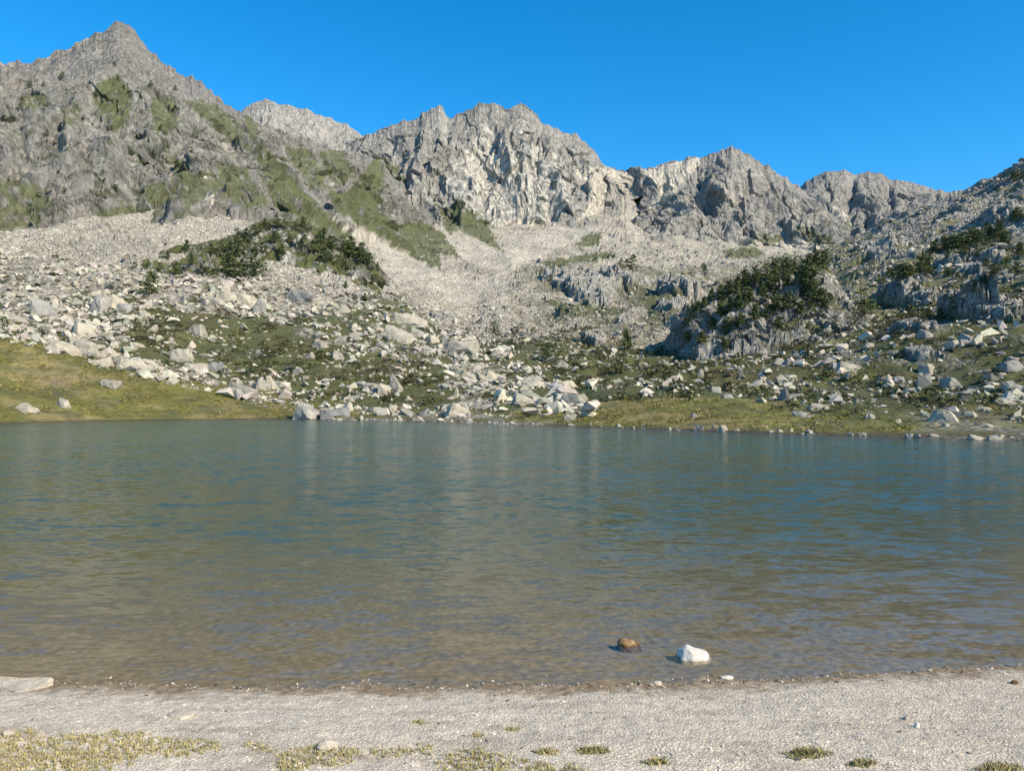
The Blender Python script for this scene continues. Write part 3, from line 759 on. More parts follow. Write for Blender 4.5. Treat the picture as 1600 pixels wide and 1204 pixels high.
mesh_obj('lake', np.stack([WX, WY, np.zeros(WX.shape)], -1).reshape(-1, 3), grid_faces(*WX.shape), M['water'], 'structure', col=np.stack([body, wave, body * 0], -1).reshape(-1, 3), smooth=True)

# ------------------------------------------------------------------ rocks
def hull_mesh(name, n, aspect, seed, power=2.0, taper=0.0, lean=0.0, rough=0.0):
    """an angular granite block: hull of points on a squarish ellipsoid, base at z = 0, unit width"""
    r = random.Random(seed)
    bm = bmesh.new()
    for i in range(n):
        a, b = r.uniform(0, 2 * math.pi), math.asin(r.uniform(-1, 1))
        v = [math.cos(a) * math.cos(b), math.sin(a) * math.cos(b), math.sin(b)]
        L = sum(abs(c) ** power for c in v) ** (1 / power)
        v = [c / L * r.uniform(.86, 1.05) for c in v]
        f = 1 - taper * (v[2] * .5 + .5)
        bm.verts.new((v[0] * .5 * aspect[0] * f + lean * v[2] * .5, v[1] * .5 * aspect[1] * f, (v[2] * .5 + .5) * aspect[2]))
    res = bmesh.ops.convex_hull(bm, input=bm.verts)
    bmesh.ops.delete(bm, geom=[g for g in res['geom_interior'] if isinstance(g, bmesh.types.BMVert)], context='VERTS')
    bmesh.ops.delete(bm, geom=[v for v in bm.verts if not v.link_faces], context='VERTS')
    if rough:
        bmesh.ops.bevel(bm, geom=list(bm.edges), offset=rough, segments=1, affect='EDGES', clamp_overlap=True)
        bmesh.ops.triangulate(bm, faces=[f for f in bm.faces if len(f.verts) > 4])
    me = bpy.data.meshes.new(name)
    bm.to_mesh(me); bm.free()
    return me

SHAPES = {}
def block_mesh(name, seed, hgt, jit, top=1.0, lean=0.0, ridge=0.0, extra=3, dep=.8):
    """a broken granite block: a box with knocked corners, base at z = 0, unit width"""
    r = random.Random(seed)
    bm = bmesh.new()
    for sx in (-.5, .5):
        for sy in (-.5, .5):
            for sz in (0, 1):
                k = top if sz else 1
                h = hgt * (1 + (r.uniform(-jit, jit) * 1.6 if sz else 0)) * (1 - ridge * (sx > 0) * sz)
                c = Vector((sx * k + lean * sz + r.uniform(-jit, jit) * .5, sy * dep * k + r.uniform(-jit, jit) * .5, sz * h))
                if r.random() < .45:                                   # a knocked-off corner: three points instead of one
                    t = r.uniform(.15, .35)
                    bm.verts.new((c.x * (1 - t), c.y, c.z)); bm.verts.new((c.x, c.y * (1 - t), c.z)); bm.verts.new((c.x, c.y, c.z + (hgt * .5 - c.z) * t))
                else: bm.verts.new(c)
    for i in range(extra):
        a = r.uniform(0, 6.283)
        bm.verts.new((math.cos(a) * .56, math.sin(a) * .56 * dep, hgt * r.uniform(.2, .75)))
    bmesh.ops.convex_hull(bm, input=bm.verts)
    bmesh.ops.delete(bm, geom=[v for v in bm.verts if not v.link_faces], context='VERTS')
    bmesh.ops.subdivide_edges(bm, edges=bm.edges[:], cuts=2, use_grid_fill=True)
    bmesh.ops.triangulate(bm, faces=bm.faces[:])
    bmesh.ops.smooth_vert(bm, verts=bm.verts[:], factor=.35, use_axis_x=True, use_axis_y=True, use_axis_z=True)
    bm.normal_update()
    co = np.array([v.co[:] for v in bm.verts])
    nn = fbm(co[:, 0] * 3.1 + co[:, 2] * 2.3 + seed, co[:, 1] * 3.1 - co[:, 2] * 2.7, seed, 4)
    for v, k in zip(bm.verts, nn): v.co += v.normal * float(k) * .075
    me = bpy.data.meshes.new(name); bm.to_mesh(me); bm.free()
    return me
SPEC = {'block': (7, .62, .32, .78, 0, .1, 5, .85), 'slab': (8, .36, .34, .8, .08, .35, 6, .75), 'round': (5, .5, .26, .6, 0, .1, 9, .9),
        'wedge': (6, .7, .3, .55, -.12, .6, 4, .7), 'spike': (3, 1.5, .2, .5, .2, .4, 2, .7)}
for mt in ('granite', 'granite_dark'):
    for kind, sp in SPEC.items():
        SHAPES[kind, mt] = []
        for i in range(sp[0]):
            me = block_mesh('boulder_' + kind, sum(map(ord, kind)) * 31 + i, *sp[1:])
            me.materials.append(M[mt]); SHAPES[kind, mt].append(me)

NB = 0
def boulder(px, py, w, h, kind='block', dark=False, label=None, group=None, rz=None, tilt=0.0, cat='boulder', vi=None):
    """one boulder whose foot stands on the ground seen at (px, py); w, h its size in the photograph"""
    global NB
    p = hit(px, py)
    if p is None: return None
    s = p.y / K
    me = random.choice(SHAPES[kind, 'granite_dark' if dark else 'granite']) if vi is None else SHAPES[kind, 'granite_dark' if dark else 'granite'][vi]
    o = bpy.data.objects.new('boulder', me); COL.objects.link(o)
    zr = max(v.co.z for v in me.vertices)
    o.scale = (w * s * .98, w * s * random.uniform(.75, 1.1), h * s / zr * 1.1)
    o.rotation_euler = (random.uniform(-.15, .15), tilt + random.uniform(-.12, .12), random.uniform(-.6, .6) if rz is None else rz)
    o.location = (p.x, p.y + w * s * .3, p.z - h * s * .22)
    tag(o, label, cat, group)
    NB += 1
    return o

BIG = [
 (63, 498, 38, 40, 'block', True, 'tall grey squared boulder standing above the meadow crest, slab at its foot'),
 (76, 503, 26, 18, 'slab', False, 'pale slab leaning at the foot of the tall squared boulder'),
 (152, 487, 26, 32, 'block', True, 'dark shadowed prism of rock beside a beige block on the boulder slope'),
 (178, 483, 30, 26, 'block', False, 'beige cracked block leaning on the dark prism of rock'),
 (193, 489, 28, 18, 'wedge', True, 'tilted grey wedge at the foot of the beige cracked block'),
 (280, 563, 34, 22, 'round', False, 'rounded pale boulder sitting in dark heath above the meadow'),
 (306, 524, 28, 20, 'round', False, 'grey rounded boulder in the heath uphill of the meadow edge'),
 (197, 578, 44, 24, 'slab', False, 'wide flat-topped slab on the upper edge of the meadow'),
 (152, 571, 34, 14, 'slab', False, 'thin pale slab stretched along the upper edge of the meadow'),
 (232, 580, 28, 12, 'round', False, 'low white dome of rock at the meadow edge'),
 (300, 581, 36, 18, 'slab', False, 'striped sloping slab at the meadow edge, split from its neighbour'),
 (336, 581, 34, 17, 'slab', True, 'greyer sloping slab joined to the striped slab at the meadow edge'),
 (88, 549, 46, 22, 'slab', False, 'long pale slab lying on the crest of the meadow'),
 (128, 556, 40, 32, 'block', False, 'chunky pale block in the rock pile on the meadow crest'),
 (122, 524, 34, 26, 'wedge', False, 'bright wedge topping the rock pile above the meadow crest'),
 (168, 606, 30, 14, 'slab', False, 'small grey slab lying alone in the middle of the meadow'),
 (35, 643, 36, 14, 'slab', False, 'flat white rock lying in meadow grass close to the water'),
 (95, 636, 26, 16, 'wedge', False, 'pointed white rock in meadow grass uphill of the shore'),
 (374, 616, 48, 24, 'wedge', False, 'broad tent-shaped pale boulder at the meadow end'),
 (405, 610, 24, 20, 'block', False, 'pale block next to the tent-shaped boulder'),
 (422, 606, 16, 22, 'block', False, 'narrow upright block behind the tent-shaped boulder'),
 (332, 478, 40, 16, 'slab', False, 'long flat slab at the top of the heath, under the knoll'),
 (352, 470, 30, 22, 'slab', False, 'leaning slab in the row of slabs under the knoll'),
 (382, 480, 34, 24, 'wedge', False, 'big leaning plate in the row of slabs under the knoll'),
 (402, 490, 22, 30, 'spike', True, 'dark-edged leaning splinter at the end of the row of slabs'),
 (465, 474, 50, 26, 'block', True, 'large dark grey block at the lower edge of the knoll'),
 (423, 508, 12, 18, 'wedge', False, 'small upright tooth of rock in brown heath'),
 (622, 534, 46, 32, 'block', False, 'largest pale boulder on the boulder ridge, bright sloping face'),
 (638, 508, 54, 24, 'slab', False, 'broad flat slab capping the boulder ridge behind the largest boulder'),
 (654, 526, 22, 18, 'block', False, 'cube of rock propped against the largest boulder'),
 (676, 536, 20, 15, 'round', False, 'round grey boulder trailing off the end of the boulder ridge'),
 (622, 612, 30, 36, 'wedge', False, 'pointed leaning boulder standing alone in the heath near the water'),
 (577, 610, 24, 13, 'slab', False, 'flat oval stone, the flatter one of a touching pair'),
 (598, 619, 24, 22, 'wedge', False, 'tilted stone touching the flat oval stone'),
 (474, 655, 42, 30, 'wedge', True, 'large pale boulder with a split top rising from the waterline'),
 (520, 653, 44, 18, 'slab', True, 'low grey shore slab beside the split boulder at the waterline'),
 (524, 561, 22, 16, 'block', False, 'white block on the middle of the heath slope'),
 (500, 545, 28, 18, 'slab', False, 'tilted plate of rock on the heath slope above the white block'),
 (712, 650, 44, 24, 'block', False, 'squat white blocks of rock breaking out of the bank by the water'),
 (711, 622, 10, 22, 'spike', False, 'slim white standing stone in the heath'),
 (720, 552, 52, 26, 'slab', False, 'wide stepped slab at the foot of the rubble bench'),
 (768, 598, 24, 24, 'wedge', False, 'pointed boulder on the lower boulder stream'),
 (830, 604, 40, 18, 'slab', False, 'flat pale slab midway down the boulder stream'),
 (885, 577, 30, 17, 'wedge', False, 'sloping pale rock above the boulder stream in grass'),
 (885, 608, 34, 16, 'round', False, 'smooth low white rock at the edge of the boulder stream'),
 (897, 635, 42, 26, 'slab', False, 'large layered boulder ending the boulder stream above the shore grass'),
 (822, 633, 40, 22, 'slab', False, 'pale layered boulder in the cluster above the shore'),
 (1095, 588, 10, 14, 'round', False, 'small bright egg-shaped stone on the green slope'),
 (1138, 622, 18, 8, 'round', True, 'dark low stone on the grassy mound'),
 (1130, 674, 14, 10, 'round', False, 'bright white stone standing at the edge of the lake'),
 (890, 658, 20, 13, 'block', False, 'white broken rock on the shore grass'),
 (1093, 673, 14, 9, 'block', True, 'small grey rock at the edge of the lake'),
 (1085, 653, 10, 9, 'round', True, 'small grey stone on the side of the grassy mound'),
 (1335, 580, 40, 20, 'slab', False, 'big bright whale-backed slab on the stony slope'),
 (1285, 640, 26, 13, 'block', False, 'pale brick-shaped rock in the shore grass'),
 (1258, 652, 34, 12, 'slab', True, 'dark flat rock beside the pale brick-shaped rock'),
 (1482, 660, 40, 22, 'wedge', False, 'long grey wedge of rock sloping to the shore'),
 (1488, 604, 28, 16, 'block', True, 'dark squared boulder on the stony slope'),
 (1450, 562, 24, 17, 'wedge', True, 'grey upright rock topping a pale one on the stony slope'),
 (1452, 584, 26, 19, 'round', False, 'pale bulky rock below the grey upright rock'),
 (1450, 529, 28, 15, 'block', True, 'grey boxy rock beneath the shaded crags'),
 (1586, 581, 34, 19, 'round', True, 'dark rounded boulder with a shaded face on the stony slope'),
 (1588, 611, 30, 17, 'slab', True, 'dark slab below the dark rounded boulder'),
 (1570, 633, 34, 16, 'slab', False, 'pale sloping slab above the stony shore'),
 (1560, 688, 26, 9, 'slab', True, 'dark flat rock in the water edge of the stony shore'),
 (1530, 688, 28, 9, 'slab', False, 'pale flat rock on the waterline of the stony shore'),
]
for px, py, w, h, kind, dark, lab in BIG:
    boulder(px, py, w, h, kind, dark, lab)

# the other large boulders: by the stretch of ground they lie on
REG = [
 ('granite boulder in the dense field between meadow crest and scree', 'boulders of the dense field', [(0, 425), (220, 440), (400, 450), (430, 500), (240, 520), (200, 570), (90, 545), (0, 515)], 62, (11, 26)),
 ('granite boulder on the ridge of rocks running down from the knoll', 'boulders of the rock ridge', [(300, 455), (420, 455), (600, 500), (720, 540), (700, 560), (600, 545), (480, 510)], 40, (11, 24)),
 ('rock scattered in the brown heath above the water', 'rocks in the brown heath', [(330, 505), (480, 540), (620, 565), (700, 600), (690, 645), (540, 645), (440, 615), (300, 560)], 45, (8, 17)),
 ('rock of the boulder stream reaching down to the shore grass', 'rocks of the boulder stream', [(690, 545), (780, 565), (930, 610), (930, 645), (780, 652), (700, 620)], 28, (9, 22)),
 ('stone lying in a row along the far waterline', 'stones along the waterline', [(500, 650), (800, 656), (1000, 664), (1250, 673), (1590, 684), (1590, 690), (1250, 679), (1000, 671), (800, 664), (500, 657)], 26, (8, 18)),
 ('rock lying on the green slope under the dark crag', 'rocks under the crag', [(940, 560), (1200, 555), (1250, 600), (1200, 630), (1000, 610)], 24, (8, 16)),
 ('rock crowding the stony slope above the stony shore', 'rocks of the stony slope', [(1230, 590), (1320, 545), (1600, 520), (1600, 670), (1420, 668), (1280, 640)], 70, (9, 22))]
for lab, grp, poly, cnt, (w0, w1) in REG:
    xs_ = [p[0] for p in poly]; ys_ = [p[1] for p in poly]; k = 0
    while k < cnt:
        px, py = random.uniform(min(xs_), max(xs_)), random.uniform(min(ys_), max(ys_))
        if not inpoly(np.array(px), np.array(py), poly): continue
        w = (w0 + (w1 - w0) * random.random() ** 2.4) * .86
        kind = random.choice(['block', 'slab', 'slab', 'round', 'wedge', 'slab'])
        h = w * {'block': .7, 'slab': .42, 'round': .55, 'wedge': .75}[kind] * random.uniform(.8, 1.15)
        dk = random.random() < (.14 if px < 1100 else .3)
        noun = {'block': 'squared', 'slab': 'flat', 'round': 'rounded', 'wedge': 'wedge-shaped'}[kind]
        size = 'large' if w > w0 + (w1 - w0) * .45 else 'small'
        boulder(px, py, w, h, kind, dk, f"{size} {'grey' if dk else 'pale'} {noun} {lab}", grp, rz=random.uniform(0, 6.28), cat='rock')
        k += 1

# countless smaller rubble, one mass per stretch
def templates(n, npts, aspect, seed0, power=3.0, taper=.2):
    out = []
    for i in range(n):
        me = hull_mesh('tmp', npts, aspect, seed0 + i, power, taper)
        v = np.array([x.co[:] for x in me.vertices]); me.calc_loop_triangles()
        f = np.array([t.vertices[:] for t in me.loop_triangles])
        bpy.data.meshes.remove(me)
        out.append((v, f))
    return out

def scatter_mesh(name, temps, P, S, colr, mat, kind='stuff', tilt=.3, zs=None, seed=3):
    """P (n,3), S (n,) widths, colr (n,3): joined copies of the templates"""
    r = np.random.default_rng(seed)
    Vs, Fs, Cs, off = [], [], [], 0
    which = r.integers(0, len(temps), len(P))
    for t, (v, f) in enumerate(temps):
        idx = np.where(which == t)[0]
        if not len(idx): continue
        n = len(idx)
        a = r.uniform(0, 6.283, n); b = r.normal(0, tilt, n)
        sx, sy, sz = S[idx] * r.uniform(.75, 1.25, n), S[idx] * r.uniform(.75, 1.25, n), S[idx] * r.uniform(.7, 1.3, n)
        x = v[None, :, 0] * sx[:, None]; y = v[None, :, 1] * sy[:, None]; z = v[None, :, 2] * sz[:, None]
        cb, sb = np.cos(b)[:, None], np.sin(b)[:, None]
        x, z = x * cb - z * sb, x * sb + z * cb
        ca, sa = np.cos(a)[:, None], np.sin(a)[:, None]
        x, y = x * ca - y * sa, x * sa + y * ca
        W = np.stack([x + P[idx, 0:1], y + P[idx, 1:2], z + P[idx, 2:3]], -1)
        Vs.append(W.reshape(-1, 3))
        Fs.append((f[None] + (np.arange(n) * len(v))[:, None, None] + off).reshape(-1, 3)); off += n * len(v)
        Cs.append(np.repeat(colr[idx], len(v), 0))
    return mesh_obj(name, np.concatenate(Vs), np.concatenate(Fs), mat, kind, col=np.concatenate(Cs))

def sample(L, dens, n, seed):
    """n random ground points of a layer, weighted by dens per cell"""
    r = np.random.default_rng(seed)
    ax = np.gradient(L.X, axis=1); ad = np.gradient(L.D, axis=0)
    w = np.abs(ax * ad) * dens * ((L.PX > -60) & (L.PX < 1660))
    w = w[:-1, :-1].ravel(); cw = np.cumsum(w); cw /= cw[-1]
    i = np.searchsorted(cw, r.random(n)); i = np.clip(i, 0, len(w) - 1)
    rr, cc = np.divmod(i, L.X.shape[1] - 1)
    fr, fc = r.random(n), r.random(n)
    def bl(A): return (A[rr, cc] * (1 - fr) * (1 - fc) + A[rr + 1, cc] * fr * (1 - fc) + A[rr, cc + 1] * (1 - fr) * fc + A[rr + 1, cc + 1] * fr * fc)
    return np.stack([bl(L.X), bl(L.D), bl(L.Z)], -1), bl(L.PX), bl(L.PY), bl(L.T)

def rockcol(n, seed, k=1.0):
    r = np.random.default_rng(seed)
    c = np.array((0.42, 0.382, 0.312))[None] * (r.uniform(.5, 1.15, n) * k)[:, None]
    return c * (1 + r.normal(0, .03, (n, 3)))

T1 = templates(9, 9, (1, .8, .55), 50)
Lm = main
Lm.T = Lm.T - 1
n1 = fbm(Lm.X / 9, Lm.D / 11, 301, 4); n2 = fbm(Lm.X / 26, Lm.D / 30, 302, 3)
clump = np.clip(.25 + n1 * 1.3 + n2 * .8, 0, 1.4)
fieldm = inpoly(Lm.PX, Lm.PY, FIELD) & ~inpoly(Lm.PX, Lm.PY, HEATHP)
heathm = inpoly(Lm.PX, Lm.PY, HEATHP)
rightm = (Lm.PX > 1180) & (Lm.T > 1.15) & (Lm.T < 4.6)
midm = (Lm.PX > 700) & (Lm.PX <= 1180) & (Lm.T > 1.4) & (Lm.T < 3)
land = (Lm.Z > .12) & (Lm.T > 0.0)
dens = land * (fieldm * (clump * 1.1 + .3) * (1 - .5 * sstep(560, 680, Lm.PX)) + heathm * (clump * .6 + .08) + midm * (clump * .6 + .06) + rightm * (clump * .9 + .2) + .006)
dens *= ~(inpoly(Lm.PX, Lm.PY, [(-80, 520), (0, 534), (200, 592), (330, 618), (450, 640), (450, 660), (-80, 670)]))
P, ppx, ppy, pt = sample(Lm, dens, 31000, 11)
S = np.clip(np.exp(rng.normal(-.34, .62, len(P))), .25, 3.2)
S = np.where(inpoly(ppx, ppy, FIELD) & ~inpoly(ppx, ppy, HEATHP), np.minimum(S * 1.25, 3.4), S)
P[:, 2] -= S * .17
scatter_mesh('rubble', T1, P, S, rockcol(len(P), 5), M['rubble'])['label'] = 'smaller pale rocks strewn over the heath slopes'
# scree blocks
T2 = templates(6, 7, (1, .8, .6), 80)
sdn = (Lm.T > 2.8) & (Lm.PX < 1290)
P, ppx, ppy, pt = sample(Lm, sdn * (.5 + np.clip(n1 + .3, 0, 1)) * (Lm.D < 560) * (1 - .93 * np.clip(sum(inpoly(Lm.PX, Lm.PY, f).astype(float) for f in FANS), 0, 1)) * np.where(inpoly(Lm.PX, Lm.PY, G_MAIN[0]) | (OUTM['m'] > .2), 0, 1) / np.maximum(Lm.D, 100), 13000, 12)
S = np.clip(np.exp(rng.normal(-.05, .45, len(P))), .4, 3.2) * (0.75 + P[:, 1] / 900)
P[:, 2] -= S * .2
scatter_mesh('scree', T2, P, S, rockcol(len(P), 6, .95) , M['rubble'])['label'] = 'pale scree blocks filling the bowl below the cliffs'
# stones right at the waterline
k = 480
uu = np.where(rng.random(k) < .45, rng.uniform(480, 830, k), rng.uniform(800, 1640, k)); uu = uu[fbm(uu / 40, uu * 0, 90, 3) > -.25 + .3 * (uu > 850)]; k = len(uu); sd = pts(S0, uu, 2) + np.abs(rng.normal(0, .9, k)) - .2
P = np.stack([(uu - 800) / K * sd, sd, np.clip((sd - pts(S0, uu, 2)) * .06, -.05, .2) - .04], -1)
scatter_mesh('shore_stones', T1, P, np.clip(np.exp(rng.normal(-1.5, .6, k)), .08, 1.0), rockcol(k, 8, 1.0), M['rubble'])['label'] = 'thin line of pale stones along the far waterline'

# low heath bushes between the rocks
def bush_templates(n, seed):
    r = np.random.default_rng(seed); out = []
    for i in range(n):
        V, F = [], []
        for j in range(26):
            a, q = r.uniform(0, 6.283), math.sqrt(r.random())
            c = np.array((math.cos(a) * q * .5, math.sin(a) * q * .5, (1 - q * q) * .34 + .03))
            for t in range(3): V.append(c + r.normal(0, .11, 3) * (1, 1, .7))
            F.append((3 * j, 3 * j + 1, 3 * j + 2))
        out.append((np.array(V), np.array(F)))
    return out
bd = land * (Lm.T > 1.12) * (Lm.T < 3.05) * np.clip(fbm(Lm.X / 7, Lm.D / 9, 305, 4) + .2, 0, 1) * (1 - .8 * fieldm)
P, ppx, ppy, pt = sample(Lm, bd, 5500, 14)
S = np.clip(np.exp(rng.normal(.0, .4, len(P))), .4, 2.2)
bc = np.where(rng.random((len(P), 1)) < .35, BROWN * .8, HEATH * 1.0) * rng.uniform(.6, 1.2, (len(P), 1))
bc = np.where(rng.random((len(P), 1)) < .35, GREEN * .75, bc)
scatter_mesh('heath_shrubs', bush_templates(6, 5), P, S, bc, M['shrub'], tilt=.1)['label'] = 'low dark heath bushes covering the slope between rocks'

td = (Lm.Z > .15) * (Lm.T > 0) * (Lm.T < 1.15) * ((Lm.PX < 560) | ((Lm.PX > 800) & (Lm.PX < 1420))) * np.clip(.35 + fbm(Lm.X / 4, Lm.D / 4, 306, 3), .05, 1)
P, ppx, ppy, pt = sample(Lm, td, 5000, 15)
S = np.clip(np.exp(rng.normal(-.95, .4, len(P))), .18, .9)
bc = np.where(rng.random((len(P), 1)) < .3, STRAW * .85, MEADOW) * rng.uniform(.7, 1.15, (len(P), 1))
scatter_mesh('meadow_tussocks', bush_templates(5, 6), P, S, bc, M['shrub'], tilt=.1)['label'] = 'rough tussocks of short grass on the far bank meadow'

# ------------------------------------------------------------------ pines
def pine_meshes(i, broad):
    r = np.random.default_rng(900 + i)
    V, F = [], []
    nl = 11 if broad < .4 else 9
    for j in range(nl):                                        # boughs: clusters of needle tufts with gaps between
        t = (j + r.random() * .8) / nl
        env = broad * (1 - t) ** .7 + .03 if broad < .4 else broad * math.sqrt(max(.05, 1 - (t * 1.05 - .12) ** 2)) * (1 - .45 * t)
        a = r.uniform(0, 6.283) + j * 2.4
        q = env * r.uniform(.25, .75)
        c = np.array((math.cos(a) * q, math.sin(a) * q, .10 + t * .84))
        rad = np.array((env * .55 + .05, env * .55 + .05, .075))
        for m_ in range(int(24 + 26 * (1 - t))):
            d = r.normal(0, .55, 3); p = c + d * rad
            e = r.normal(0, 1, (3, 3)); e /= np.linalg.norm(e, axis=1)[:, None]
            k = len(V)
            for x_ in range(3): V.append(p + e[x_] * .078 * (1.15, 1.15, .8))
            F.append((k, k + 1, k + 2))
    cr = bpy.data.meshes.new('pine_crown'); cr.from_pydata([tuple(v) for v in V], [], F); cr.materials.append(M['needles'])
    bm = bmesh.new(); bmesh.ops.create_cone(bm, segments=6, radius1=.026, radius2=.006, depth=.9, cap_ends=True)
    bmesh.ops.translate(bm, vec=(0, 0, .43), verts=bm.verts)
    for v in bm.verts: v.co.x += .03 * math.sin(v.co.z * 4 + i)
    tr = bpy.data.meshes.new('pine_trunk'); bm.to_mesh(tr); bm.free(); tr.materials.append(M['bark'])
    return cr, tr
PINES = [pine_meshes(i, .22 + .04 * (i % 4)) for i in range(10)]
BUSHY = [pine_meshes(20 + i, .48) for i in range(6)]
def pine(px, py, h, label, group=None, bushy=False, only=None):
    p = hit(px, py, only)
    if p is None: return
    o = bpy.data.objects.new('pine_tree', None); COL.objects.link(o)
    o.empty_display_size = .5
    o.location = (p.x, p.y, p.z - .1); o.rotation_euler = (0, 0, random.uniform(0, 6.28))
    hh = h * p.y / K * 1.2
    o.scale = (hh * random.uniform(.85, 1.25), hh * random.uniform(.85, 1.25), hh)
    cr, tr = random.choice(BUSHY if bushy else PINES)
    for nm, me in (('crown', cr), ('trunk', tr)):
        c = bpy.data.objects.new(nm, me); COL.objects.link(c); c.parent = o
    if group: label = ('low spreading ' if bushy else 'upright conical ') + ('small dark ' if h < 17 else 'large dark ') + label
    tag(o, label, 'tree', group)

KN = 'mountain pine growing on the grassy rocky knoll'
kn = [(290, 392, 18), (262, 412, 14), (300, 415, 14), (330, 400, 16), (346, 396, 18), (360, 390, 20), (372, 384, 20), (385, 380, 20), (398, 366, 20), (408, 362, 20), (420, 358, 18), (432, 354, 18), (446, 356, 16), (462, 358, 16), (474, 358, 17), (484, 362, 18), (500, 378, 22), (506, 372, 18), (520, 392, 22), (534, 396, 24), (545, 398, 26), (556, 400, 24), (566, 408, 22), (576, 416, 18), (350, 424, 26), (366, 432, 28), (380, 430, 26), (396, 430, 30), (410, 420, 20), (340, 436, 20), (318, 428, 18), (276, 428, 16), (430, 380, 18), (452, 382, 18), (470, 388, 18), (490, 396, 20), (510, 408, 20), (530, 416, 18), (250, 424, 14), (232, 420, 12), (212, 418, 10), (355, 408, 22), (372, 404, 22), (440, 400, 16), (548, 420, 18), (402, 398, 18), (590, 425, 14), (585, 440, 12), (540, 450, 10), (570, 470, 12)]
for x, y, h in kn:
    for j in range(1 + (random.random() < .5)):
        pine(x + random.uniform(-8, 8) * j, y + random.uniform(-3, 4), h * random.uniform(.6, 1.1), KN, 'pines of the knoll', random.random() < .65)
CG = 'mountain pine clinging to the shaded crag'
cg = [(1276, 424, 26), (1286, 420, 24), (1262, 424, 22), (1240, 426, 22), (1226, 430, 22), (1212, 436, 22), (1196, 438, 20), (1180, 442, 20), (1166, 450, 20), (1152, 456, 20), (1138, 460, 18), (1124, 466, 18), (1112, 472, 18), (1100, 482, 18), (1090, 492, 16), (1080, 504, 14), (1268, 448, 28), (1272, 470, 28), (1256, 456, 24), (1230, 450, 22), (1206, 456, 24), (1190, 466, 24), (1172, 470, 22), (1158, 480, 22), (1140, 486, 20), (1125, 492, 18), (1230, 480, 22), (1212, 488, 22), (1196, 500, 20), (1180, 500, 20), (1250, 492, 24), (1270, 500, 26), (1160, 505, 16), (1110, 510, 16), (1140, 512, 16), (1215, 510, 16), (1285, 480, 20), (1100, 540, 18), (1130, 545, 14), (1075, 535, 14)]
for x, y, h in cg:
    for j in range(2):
        pine(x + random.uniform(-7, 7) * j, y + random.uniform(-3, 4), h * random.uniform(.75, 1.2), CG, 'pines of the crag', random.random() < .55)
RH = 'mountain pine on the boulder hill above the stony slope'
rh = [(1392, 434, 16), (1402, 440, 20), (1414, 436, 20), (1424, 432, 16), (1438, 426, 24), (1446, 430, 22), (1462, 398, 18), (1476, 396, 18), (1488, 392, 18), (1500, 388, 18), (1512, 386, 18), (1524, 380, 20), (1536, 382, 20), (1546, 376, 22), (1558, 372, 22), (1566, 380, 20), (1508, 402, 16), (1528, 400, 16), (1480, 408, 14), (1452, 410, 12), (1584, 350, 16), (1592, 346, 16), (1575, 395, 16), (1590, 400, 18), (1570, 420, 18), (1588, 430, 16), (1540, 440, 16), (1556, 450, 18), (1470, 500, 16), (1452, 495, 14), (1588, 285, 10), (1596, 280, 12), (1560, 300, 6), (1480, 430, 12), (1500, 440, 12), (1380, 445, 12), (1520, 470, 14)]
for x, y, h in rh:
    for j in range(2):
        pine(x + random.uniform(-6, 6) * j, y + random.uniform(-3, 3), h * random.uniform(.75, 1.15), RH, 'pines of the boulder hill', random.random() < .7)
for x, y, h, b, lab in [
    (235, 462, 34, False, 'lone ragged pine among pale slabs below the knoll'),
    (853, 566, 24, True, 'dark rounded pine alone on the green slope above the boulder stream'),
    (974, 584, 30, True, 'grey-green bushy pine casting a shadow on the green slope'),
    (979, 546, 30, False, 'slim upright pine at the lower edge of the rubble bench'),
    (1344, 494, 36, True, 'round light green pine at the top of the stony slope'),
    (1336, 514, 16, True, 'small dark pine under the round light green pine'),
    (772, 522, 16, True, 'squat dark pine on the edge of the rubble bench beside big slabs'),
    (800, 545, 14, True, 'small pine in heath above the boulder stream'),
    (988, 424, 22, True, 'dark pine on the crown of the pale outcrop in the bowl'),
    (970, 420, 14, True, 'small pine beside the crown of the pale outcrop'),
    (860, 440, 10, True, 'tiny dark pine at the foot of the outcrop in the bowl'),
    (1100, 425, 12, True, 'small pine on the outcrop between bowl and crag')]:
    pine(x, y, h, lab, None, b)
LMN = 'pine rooted on the cliffs of the pyramid peak'
for x, y in [(46, 138), (97, 124), (35, 160), (32, 172), (48, 170), (68, 136), (5, 168), (12, 172), (15, 192), (6, 190), (150, 152), (236, 140), (252, 206), (258, 212), (316, 184), (274, 142), (337, 182), (260, 256), (278, 262), (160, 278), (240, 245), (205, 245), (73, 216), (20, 190), (130, 190), (180, 300), (100, 300), (60, 310), (300, 240), (420, 250), (470, 262), (530, 320), (605, 298), (510, 262)]:
    pine(x, y, random.uniform(6, 10), LMN, 'pines on the cliffs', True, ('mountain',))

